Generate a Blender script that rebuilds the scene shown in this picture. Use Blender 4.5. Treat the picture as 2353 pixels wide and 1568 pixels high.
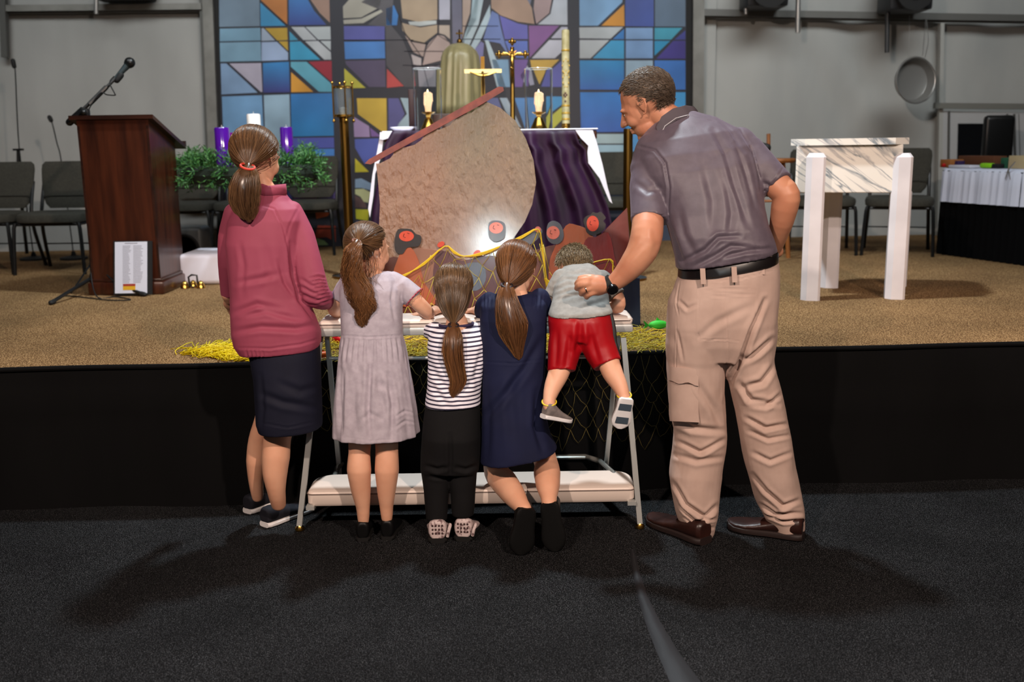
import bpy, bmesh, math, random
import numpy as np
from mathutils import Vector, Matrix, noise

for o in list(bpy.data.objects): bpy.data.objects.remove(o, do_unlink=True)
SC = bpy.context.scene
COL = SC.collection
random.seed(7); RNG = np.random.default_rng(7)

# ------------------------------------------------------------------ camera
H = 1.40; F = 2288.0; TH = math.radians(11.27); RHO = 0.0150; CX, CY = 1176.5, 784.0
fw = Vector((0, math.cos(TH), -math.sin(TH))); u0 = Vector((0, math.sin(TH), math.cos(TH))); r0 = Vector((1, 0, 0))
cr = r0*math.cos(RHO) - u0*math.sin(RHO); cu = u0*math.cos(RHO) + r0*math.sin(RHO)
CAM = Vector((0, 0, H))
cam_d = bpy.data.cameras.new('camera'); cam = bpy.data.objects.new('camera', cam_d); COL.objects.link(cam)
cam_d.sensor_width = 36; cam_d.lens = 36*F/2353; cam_d.clip_start = .05
cam.matrix_world = Matrix(((cr.x, cu.x, -fw.x, CAM.x), (cr.y, cu.y, -fw.y, CAM.y), (cr.z, cu.z, -fw.z, CAM.z), (0, 0, 0, 1)))
cam_d.dof.use_dof = True; cam_d.dof.focus_distance = 3.6; cam_d.dof.aperture_fstop = 2.5
SC.camera = cam
# ------------------------------------------------------------------ light
w = bpy.data.worlds.new('world'); SC.world = w; w.use_nodes = True
w.node_tree.nodes['Background'].inputs[0].default_value = (.75, .82, .9, 1)
w.node_tree.nodes['Background'].inputs[1].default_value = .022
SC.view_settings.view_transform = 'Standard'; SC.view_settings.look = 'None'
SC.view_settings.gamma = 1; SC.view_settings.use_curve_mapping = False
SC.view_settings.exposure = 0
def lamp(name, kind, loc, tgt, power, col, size=.3, size_y=None, spot=None, blend=.5):
    d = bpy.data.lights.new(name, kind); d.energy = power; d.color = col
    if kind == 'AREA':
        d.shape = 'RECTANGLE' if size_y else 'DISK'; d.size = size
        if size_y: d.size_y = size_y
    else: d.shadow_soft_size = size
    if spot: d.spot_size = math.radians(spot); d.spot_blend = blend
    o = bpy.data.objects.new(name, d); COL.objects.link(o); o.location = loc
    o.rotation_euler = (Vector(tgt)-Vector(loc)).to_track_quat('-Z', 'Y').to_euler()
    return o
lamp('stage_spot_cool', 'SPOT', (0, 4.75, 4.45), (.1, 3.2, 0), 800, (.84, .95, 1.0), .11, spot=130, blend=.5)
lamp('house_spot_warm_left', 'SPOT', (-1.8, -.6, 3.6), (.3, 3.7, .45), 640, (1.0, .79, .66), .07, spot=64, blend=.5)
lamp('house_spot_warm_right', 'SPOT', (1.7, -.6, 3.7), (-.1, 3.7, .45), 780, (1.0, .79, .66), .07, spot=64, blend=.5)
lamp('house_spot_white', 'SPOT', (-.20, -3.4, 2.95), (-.02, 4.5, 1.0), 400, (.80, .95, 1.0), .24, spot=18, blend=.8)
lamp('house_spot_right', 'SPOT', (3.3, -.5, 4.3), (2.0, 5.1, .8), 360, (1.0, .82, .74), .09, spot=20, blend=.5)
lamp('wall_fill', 'AREA', (0, 3.6, 4.9), (-.5, 8.5, 2.0), 96, (.95, .98, .98), 9, 1.0).data.spread = math.radians(86)  # added fill lamp that brightens the back wall
lamp('house_fill', 'AREA', (0, -1.5, 4.6), (0, 4.5, .8), 4, (1.0, .80, .68), 5, 2)

# ------------------------------------------------------------------ pixels to points
def ray(px, py): return fw*F + cr*(px-CX) + cu*(CY-py)
def P(px, py, Y):
    d = ray(px, py); return CAM + d*(Y/d.y)
def PZ(px, py, z):
    d = ray(px, py); return CAM + d*((z-H)/d.z)
def PW(px, py, Y0, s):      # plane Y = Y0 + s*X
    d = ray(px, py); t = Y0/(d.y-s*d.x); return CAM + d*t
def mpp(p):                 # metres per pixel at a point
    return (Vector(p)-CAM).dot(fw)/F
def proj(V):
    V = np.asarray(V) - np.array(CAM); z = V @ np.array(fw)
    return CX + F*(V @ np.array(cr))/z, CY - F*(V @ np.array(cu))/z
ZS = .575                   # stage top
WY, WS = 8.33, .03          # back wall plane
SY, SS = 3.86, .055         # stage front plane

# ------------------------------------------------------------------ colours and materials
def lin(c):
    return tuple(((x/255)/12.92 if x/255 <= .04045 else (((x/255)+.055)/1.055)**2.4) for x in c)
MATS = {}
def mat(name, col, rough=.6, metal=0, col2=None, ns=20, nd=3, bump=0, bs=60, bdist=.002, sheen=0, coat=0, trans=0,
        emit=None, estr=1, spec=.5, stretch=(1, 1, 1), ramp=(.35, .65), alpha=1, ior=1.45, aniso=0, sss=0, attr=None):
    if name in MATS: return MATS[name]
    m = bpy.data.materials.new(name); m.use_nodes = True; nt = m.node_tree; N = nt.nodes; L = nt.links
    b = N['Principled BSDF']; c = lin(col)+(1,)
    b.inputs['Base Color'].default_value = c; b.inputs['Roughness'].default_value = rough; b.inputs['Metallic'].default_value = metal
    b.inputs['Specular IOR Level'].default_value = spec; b.inputs['IOR'].default_value = ior
    if sheen: b.inputs['Sheen Weight'].default_value = sheen; b.inputs['Sheen Tint'].default_value = c
    if coat: b.inputs['Coat Weight'].default_value = coat; b.inputs['Coat Roughness'].default_value = .12
    if trans: b.inputs['Transmission Weight'].default_value = trans
    if aniso: b.inputs['Anisotropic'].default_value = aniso
    if sss:
        b.inputs['Subsurface Weight'].default_value = sss; b.inputs['Subsurface Radius'].default_value = (.012, .005, .003)
        b.inputs['Subsurface Scale'].default_value = 1
    if emit: b.inputs['Emission Color'].default_value = lin(emit)+(1,); b.inputs['Emission Strength'].default_value = estr
    tc = N.new('ShaderNodeTexCoord'); mp = N.new('ShaderNodeMapping'); mp.inputs['Scale'].default_value = stretch
    L.new(tc.outputs['Object'], mp.inputs['Vector'])
    if col2 is not None or attr:
        if attr:
            at = N.new('ShaderNodeAttribute'); at.attribute_name = attr; src = at.outputs['Fac']
        else:
            n = N.new('ShaderNodeTexNoise'); n.inputs['Scale'].default_value = ns; n.inputs['Detail'].default_value = nd
            L.new(mp.outputs[0], n.inputs['Vector']); src = n.outputs['Fac']
        r = N.new('ShaderNodeValToRGB'); r.color_ramp.elements[0].position = ramp[0]; r.color_ramp.elements[1].position = ramp[1]
        r.color_ramp.elements[0].color = c; r.color_ramp.elements[1].color = lin(col2)+(1,)
        L.new(src, r.inputs[0]); L.new(r.outputs[0], b.inputs['Base Color'])
    if bump:
        n2 = N.new('ShaderNodeTexNoise'); n2.inputs['Scale'].default_value = bs; n2.inputs['Detail'].default_value = 4
        L.new(mp.outputs[0], n2.inputs['Vector'])
        bp = N.new('ShaderNodeBump'); bp.inputs['Strength'].default_value = bump; bp.inputs['Distance'].default_value = bdist
        L.new(n2.outputs['Fac'], bp.inputs['Height']); L.new(bp.outputs[0], b.inputs['Normal'])
    MATS[name] = m; return m
def mnodes(name, rough=.6):
    m = bpy.data.materials.new(name); m.use_nodes = True; MATS[name] = m
    b = m.node_tree.nodes['Principled BSDF']; b.inputs['Roughness'].default_value = rough
    return m, m.node_tree.nodes, m.node_tree.links, b

# ------------------------------------------------------------------ mesh building
class MB:
    def __init__(s): s.v = []; s.f = []; s.m = []; s.c = []
    def add(s, verts, faces, mi=0, col=None):
        k = len(s.v); s.v += [tuple(x) for x in verts]; s.f += [tuple(i+k for i in f) for f in faces]; s.m += [mi]*len(faces)
        s.c += [col if col is not None else 0.]*len(verts); return s
    def box(s, c, size, R=None, mi=0, taper=1.):
        hx, hy, hz = size[0]/2, size[1]/2, size[2]/2; c = Vector(c)
        vs = [Vector((x*hx*(taper if z > 0 else 1), y*hy*(taper if z > 0 else 1), z*hz)) for z in (-1, 1) for y in (-1, 1) for x in (-1, 1)]
        if R is not None: vs = [R @ v for v in vs]
        return s.add([c+v for v in vs], [(0, 2, 3, 1), (4, 5, 7, 6), (0, 1, 5, 4), (2, 6, 7, 3), (0, 4, 6, 2), (1, 3, 7, 5)], mi)
    def rbox(s, c, size, r=.01, seg=3, R=None, mi=0):
        bm = bmesh.new(); bmesh.ops.create_cube(bm, size=1)
        for v in bm.verts: v.co = Vector((v.co.x*size[0], v.co.y*size[1], v.co.z*size[2]))
        bmesh.ops.bevel(bm, geom=bm.edges[:], offset=min(r, min(size)*.49), segments=seg, profile=.5, affect='EDGES')
        c = Vector(c); vs = [(c+(R @ v.co if R is not None else v.co)) for v in bm.verts]
        fs = [tuple(v.index for v in f.verts) for f in bm.faces]; bm.free(); return s.add(vs, fs, mi)
    def loft(s, rings, cap=True, mi=0, col=None, closed=True):
        n = len(rings[0]); vs = [p for r in rings for p in r]; fs = []
        for i in range(len(rings)-1):
            for j in range(n if closed else n-1):
                a = i*n+j; b = i*n+(j+1) % n; fs.append((a, b, b+n, a+n))
        if cap and closed:
            fs.append(tuple(range(n-1, -1, -1))); fs.append(tuple((len(rings)-1)*n+j for j in range(n)))
        return s.add(vs, fs, mi, col)
    def tube(s, pts, rad, n=10, cap=True, mi=0, side=None, flat=1., col=None, smooth=0):
        pts = [Vector(p) for p in pts]
        if not hasattr(rad, '__len__'): rad = [rad]*len(pts)
        if smooth:
            q, rr = [], []
            for i in range(len(pts)-1):
                p0 = pts[max(i-1, 0)]; p1 = pts[i]; p2 = pts[i+1]; p3 = pts[min(i+2, len(pts)-1)]
                for k in range(smooth):
                    t = k/smooth
                    q.append(.5*((2*p1)+(p2-p0)*t+(2*p0-5*p1+4*p2-p3)*t*t+(3*p1-p0-3*p2+p3)*t**3)); rr.append(rad[i]*(1-t)+rad[i+1]*t)
            q.append(pts[-1]); rr.append(rad[-1]); pts, rad = q, rr
        rings = []; prev = None
        for i, p in enumerate(pts):
            t = (pts[min(i+1, len(pts)-1)]-pts[max(i-1, 0)])
            t = t.normalized() if t.length > 1e-9 else Vector((0, 0, 1))
            if prev is None:
                a = Vector(side) if side is not None else (Vector((1, 0, 0)) if abs(t.x) < .8 else Vector((0, 1, 0)))
            else: a = prev
            a = (a-t*a.dot(t)); a = a.normalized() if a.length > 1e-6 else t.orthogonal().normalized(); b = t.cross(a); prev = a
            rings.append([p+a*(math.cos(2*math.pi*j/n)*rad[i])+b*(math.sin(2*math.pi*j/n)*rad[i]*flat) for j in range(n)])
        return s.loft(rings, cap, mi, col)
    def limb(s, pts, n=32, mi=0):      # pts: (point, radius) with rounded ends
        P_ = [Vector(p) for p, r in pts]; R_ = [r for p, r in pts]
        d0 = (P_[0]-P_[1]).normalized(); d1 = (P_[-1]-P_[-2]).normalized()
        a = [(P_[0]+d0*R_[0]*k, R_[0]*math.sqrt(max(1-k*k, .002))) for k in (.97, .8, .5)]
        b = [(P_[-1]+d1*R_[-1]*k, R_[-1]*math.sqrt(max(1-k*k, .002))) for k in (.5, .8, .97)]
        q = a+list(zip(P_, R_))+b
        return s.tube([x[0] for x in q], [x[1] for x in q], n if n < 15 else max(n, 28), mi=mi, smooth=0 if n < 15 else 3)
    def ball(s, c, r, R=None, n=16, m=10, mi=0):
        if not hasattr(r, '__len__'): r = (r, r, r)
        c = Vector(c); rings = []
        for i in range(m+1):
            a = math.pi*(i/m)*.998+.003; z = -math.cos(a); q = math.sin(a)
            ring = []
            for j in range(n):
                v = Vector((r[0]*q*math.cos(2*math.pi*j/n), r[1]*q*math.sin(2*math.pi*j/n), r[2]*z))
                ring.append(c+(R @ v if R is not None else v))
            rings.append(ring)
        return s.loft(rings, True, mi)
    def lathe(s, prof, c=(0, 0, 0), n=28, R=None, mi=0, cap=True):
        c = Vector(c); rings = []
        for r, z in prof:
            rings.append([c+((R @ Vector((r*math.cos(2*math.pi*j/n), r*math.sin(2*math.pi*j/n), z))) if R is not None else Vector((r*math.cos(2*math.pi*j/n), r*math.sin(2*math.pi*j/n), z))) for j in range(n)])
        return s.loft(rings, cap, mi)
    def prism(s, pts, off, mi=0):
        off = Vector(off); n = len(pts); pts = [Vector(p) for p in pts]
        vs = pts+[p+off for p in pts]; fs = [tuple(range(n)), tuple(range(2*n-1, n-1, -1))]
        fs += [(i, i+n, (i+1) % n+n, (i+1) % n) for i in range(n)]
        return s.add(vs, fs, mi)
def to_mesh(mb, name, mats, smooth=True, attr=None):
    me = bpy.data.meshes.new(name); me.from_pydata(mb.v, [], mb.f)
    for m in (mats if isinstance(mats, (list, tuple)) else [mats]): me.materials.append(m)
    if any(mb.m): me.polygons.foreach_set('material_index', mb.m)
    if attr:
        a = me.attributes.new(attr, 'FLOAT', 'POINT'); a.data.foreach_set('value', [float(x) for x in mb.c])
    me.update()
    bm = bmesh.new(); bm.from_mesh(me); bmesh.ops.recalc_face_normals(bm, faces=bm.faces); bm.to_mesh(me); bm.free()
    if smooth: me.shade_smooth(); 
    return me
def root_loc(p):
    l = Vector((0, 0, 0))
    while p: l += p.location; p = p.parent
    return l
def link(name, me, parent=None, local=False, angle=35):
    o = bpy.data.objects.new(name, me); COL.objects.link(o)
    if not local:
        n = len(me.vertices); co = np.empty(n*3, np.float32); me.vertices.foreach_get('co', co); co = co.reshape(-1, 3)
        if parent: off = np.array(root_loc(parent))
        else:
            off = (co.min(0)+co.max(0))/2; off[2] = co[:, 2].min(); o.location = off.tolist()
        co -= off; me.vertices.foreach_set('co', co.ravel().astype(np.float32)); me.update()
    if parent: o.parent = parent
    if angle: 
        try: me.set_sharp_from_angle(angle=math.radians(angle))
        except Exception: pass
    return o
def mk(name, mb, mats, parent=None, smooth=True, local=False, angle=35, attr=None):
    return link(name, to_mesh(mb, name, mats, smooth, attr), parent, local, angle if smooth else 0)
def tag(o, label, cat, group=None):
    o['label'] = label; o['category'] = cat
    if group: o['group'] = group
    return o
def thing(name, loc, label, cat, group=None):
    o = bpy.data.objects.new(name, None); COL.objects.link(o); o.location = loc; o.empty_display_size = .1
    return tag(o, label, cat, group)
def struct(o): o['kind'] = 'structure'; return o
def dup(root, loc, rotz, label, group):
    r = root.copy(); COL.objects.link(r); r.location = loc; r.rotation_euler = (0, 0, rotz); r['label'] = label; r['group'] = group
    for ch in list(root.children):
        c = ch.copy(); COL.objects.link(c); c.parent = r
        for g in ch.children:
            d = g.copy(); COL.objects.link(d); d.parent = c
    return r
def Rz(a): return Matrix.Rotation(a, 3, 'Z')
def Rx(a): return Matrix.Rotation(a, 3, 'X')
def Ry(a): return Matrix.Rotation(a, 3, 'Y')
# ================================================================== the setting
# floor: black speckled carpet tiles
def speckle(name, base, light, dens=.66, sc=420, rough=.9, base2=None, bump=.6, mot=3.0, bd=.003):
    m, N, L, b = mnodes(name, rough); tc = N.new('ShaderNodeTexCoord')
    n = N.new('ShaderNodeTexNoise'); n.inputs['Scale'].default_value = sc; n.inputs['Detail'].default_value = 3
    L.new(tc.outputs['Object'], n.inputs['Vector'])
    r = N.new('ShaderNodeValToRGB'); e = r.color_ramp.elements; e[0].position = dens-.22; e[1].position = dens+.04
    e[0].color = lin(base)+(1,); e[1].color = lin(light)+(1,)
    if base2: q = e.new(dens-.1); q.color = lin(base2)+(1,)
    L.new(n.outputs['Fac'], r.inputs[0])
    n2 = N.new('ShaderNodeTexNoise'); n2.inputs['Scale'].default_value = mot; n2.inputs['Detail'].default_value = 5; L.new(tc.outputs['Object'], n2.inputs['Vector'])
    mr = N.new('ShaderNodeMapRange'); mr.inputs[1].default_value = .3; mr.inputs[2].default_value = .7; mr.inputs[3].default_value = .72; mr.inputs[4].default_value = 1.2
    L.new(n2.outputs['Fac'], mr.inputs[0])
    vm = N.new('ShaderNodeVectorMath'); vm.operation = 'SCALE'; L.new(r.outputs[0], vm.inputs[0]); L.new(mr.outputs[0], vm.inputs['Scale'])
    L.new(vm.outputs[0], b.inputs['Base Color'])
    bp = N.new('ShaderNodeBump'); bp.inputs['Strength'].default_value = bump; bp.inputs['Distance'].default_value = bd
    L.new(n.outputs['Fac'], bp.inputs['Height']); L.new(bp.outputs[0], b.inputs['Normal']); b.inputs['Specular IOR Level'].default_value = .08
    return m
speckle('floor_carpet', (6, 6, 7), (96, 97, 100), .66, 420, base2=(15, 15, 16), bump=.35)
speckle('stage_carpet', (66, 44, 24), (184, 150, 108), .60, 190, base2=(114, 85, 54), mot=1.6, bd=.006)
mb = MB(); mb.box((0, 2.5, -.03), (14, 13, .06)); struct(mk('floor', mb, MATS['floor_carpet'], smooth=False))
# stage
mb = MB(); xs = np.linspace(-5.5, 6.5, 49); fr = []; bk = []
def front_y(x): return SY+SS*x+.010*math.sin(x*2.3)+.006*math.sin(x*7.1+1)
n = len(xs); vs = []; fs = []
for x in xs: vs.append((x, front_y(x), ZS))
for x in xs: vs.append((x, 9.2, ZS))
for x in xs: vs.append((x, front_y(x), ZS-.02))
for i in range(n-1): fs += [(i, i+1, i+1+n, i+n), (i+2*n, i+1+2*n, i+1, i)]
mb.add(vs, fs); st = mk('stage_platform', mb, MATS['stage_carpet'], smooth=False); struct(st)
skirtm = mat('stage_skirt', (6, 6, 7), .85, spec=.15, col2=(10, 10, 11), ns=3, bump=.25, bs=5, bdist=.02, stretch=(1, 1, .3))
mb = MB(); rows = 12; xs2 = np.linspace(-5.5, 6.5, 160); vs = []; fs = []
for k in range(rows+1):
    z = (ZS+.002)*(1-k/rows)
    for x in xs2:
        q = k/rows
        vs.append((x, front_y(x)-.006-.012*q*(1+math.sin(x*3.1+2*math.sin(x*1.3)))-.006*math.sin(x*11+3*q)*q-.008*math.exp(-((q-.35-.1*math.sin(x*.9))/.05)**2), z))
m2 = len(xs2)
for k in range(rows):
    for i in range(m2-1): fs.append((k*m2+i, k*m2+i+1, (k+1)*m2+i+1, (k+1)*m2+i))
mb.add(vs, fs); struct(mk('stage_skirt', mb, skirtm, angle=0))
# edge binding of the carpet
mb = MB(); mb.tube([(x, front_y(x)-.010, ZS-.006) for x in xs2], .010, 8); struct(mk('trim_1', mb, skirtm))

# back wall: tent fabric with soft hanging folds
tentm = mat('tent_fabric', (158, 160, 158), .75, col2=(170, 171, 168), ns=2.5, bump=.22, bs=4, bdist=.02, stretch=(1, 1, .35))
tentd = mat('tent_fabric_left', (150, 150, 147), .75, col2=(160, 160, 157), ns=2.5, bump=.12, bs=3, bdist=.02, stretch=(1, 1, .35))
greym = mat('grey_metal', (132, 131, 126), .5, .15, col2=(112, 111, 106), ns=6)
dgrey = mat('dark_grey_metal', (88, 88, 85), .5, .2)
def wall_panel(name, x0, x1, z0, z1, m, amp, off=0, seed=0):
    nx, nz = 150, 70; vs = []; fs = []
    for k in range(nz+1):
        for i in range(nx+1):
            x = x0+(x1-x0)*i/nx; z = z0+(z1-z0)*k/nz
            d = noise.noise((x*1.6+seed, z*.55+x*.5, seed))+.5*noise.noise((x*4+z*2.2, z*1.2, seed+3))
            vs.append((x, WY+WS*x+off+amp*d, z))
    for k in range(nz):
        for i in range(nx): a = k*(nx+1)+i; fs.append((a, a+1, a+nx+2, a+nx+1))
    return struct(mk(name, MB().add(vs, fs), m, angle=0))
wall_panel('wall_left', -5.6, -2.2, ZS, 3.2, tentd, .02, .06, 1)
wall_panel('wall_back', -2.3, 1.7, ZS, 3.2, tentm, .015, .06, 5)
wall_panel('wall_right', 1.5, 6.6, ZS, 3.2, tentm, .05, .10, 9)
mb = MB(); mb.box((.3, 9.1, 3.9), (14, .1, 1.8)); struct(mk('wall_upper', mb, tentm, smooth=False))
# rest of the hall, out of view
hm = mat('hall_fabric', (120, 118, 112), .8)
mb = MB(); mb.box((-6.9, 2.5, 2.4), (.1, 13, 4.8)); struct(mk('wall_side_left', mb, hm, smooth=False))
mb = MB(); mb.box((6.9, 2.5, 2.4), (.1, 13, 4.8)); struct(mk('wall_side_right', mb, hm, smooth=False))
def bar_px(mb, x0, y0, x1, y1, wpx, Y0=WY-.05, th=.05):
    a = PW(x0, y0, Y0, WS); b = PW(x1, y1, Y0, WS); h = wpx*mpp(a)/2
    d = (b-a).normalized(); s = d.cross(Vector((0, 1, 0))).normalized()*h; o = Vector((0, th, 0))
    mb.prism([a+s, b+s, b-s, a-s], o)
def bar(name, x0, y0, x1, y1, wpx, m=greym, Y0=WY-.05, th=.05):
    mb = MB(); bar_px(mb, x0, y0, x1, y1, wpx, Y0, th); return struct(mk(name, mb, m, smooth=False))
bar('trim_2', -150, 20, 462, 14, 14); bar('trim_3', 1612, 28, 2520, 44, 15, mat('rail_grey', (100, 100, 97), .5, .2))
bar('trim_4', 470, -160, 492, 420, 24); bar('trim_5', 1607, -160, 1604, 420, 26)
bar('trim_6', 455, -160, 480, 420, 9, dgrey, WY-.03)
bar('trim_7', -150, 30, 462, 24, 4, dgrey, WY-.02); bar('trim_8', 1612, 38, 2520, 54, 4, dgrey, WY-.02)
bar('trim_9', 2150, 243, 2520, 246, 13, mat('beam_grey', (118, 118, 112), .5, .1), WY-.06)
bar('trim_10', 2166, 52, 2158, 560, 9, mat('pole_white', (165, 166, 162), .5), WY-.02)
bar('trim_11', 2340, 262, 2350, 620, 4, dgrey, WY-.02)
bar('trim_12', 3, -20, 9, 132, 14, dgrey, WY-.06)
# strips of black binding on both sides of the banner
blk = mat('matte_black', (12, 12, 13), .7)
# small pipes hanging from the truss
def pipe(lbl, x0, y0, x1, y1, rpx, m):
    a = PW(x0, y0, WY-.22, WS); b = PW(x1, y1, WY-.22, WS); mb = MB(); mb.tube([a, b], rpx*mpp(a), 12)
    o = mk('hanging_pipe', mb, m); tag(o, lbl, 'pipe', 'pipes hanging from the tent frame')
steel = mat('brushed_steel', (170, 170, 168), .35, .8)
pipe('bright steel pipe hanging beside the left ceiling loudspeaker', 1835, -60, 1833, 75, 6, steel)
pipe('long dark grey pipe hanging from the right end of the rail', 2041, -60, 2038, 121, 5.5, mat('dark_pipe', (70, 72, 74), .4, .6))
pipe('short thin steel pipe just right of the banner', 1716, -60, 1714, 32, 4.5, steel)
pipe('short steel pipe above the left wall rail', 222, -60, 221, 32, 5, steel)

# door on the right
dm = mat('door_white', (172, 173, 174), .5); dfr = mat('door_frame_grey', (128, 129, 126), .5)
def wpt(px, py, Y0=WY-.02): return PW(px, py, Y0, WS)
mb = MB(); mb.prism([wpt(2166, 256), wpt(2520, 262), wpt(2520, 600), wpt(2160, 566)], (0, .04, 0)); dr = struct(mk('door_1', mb, dm, smooth=False))
mb = MB()
for a, b_, w_ in (((2182, 256), (2178, 566), 3), ((2332, 262), (2338, 580), 3), ((2316, 262), (2320, 580), 3)): bar_px(mb, *a, *b_, w_, WY-.045, .02)
mk('door_frame', mb, dgrey, dr, smooth=False)
mb = MB(); mb.prism([wpt(2202, 284, WY-.03), wpt(2306, 284, WY-.03), wpt(2306, 372, WY-.03), wpt(2200, 372, WY-.03)], (0, .012, 0)); mk('window_glass', mb, mat('dark_glass', (16, 17, 20), .15), dr, smooth=False)
mb = MB(); mb.tube([wpt(2275, 274, WY-.06), wpt(2325, 272, WY-.06)], .012, 8); mk('door_closer', mb, blk, dr)

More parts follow.
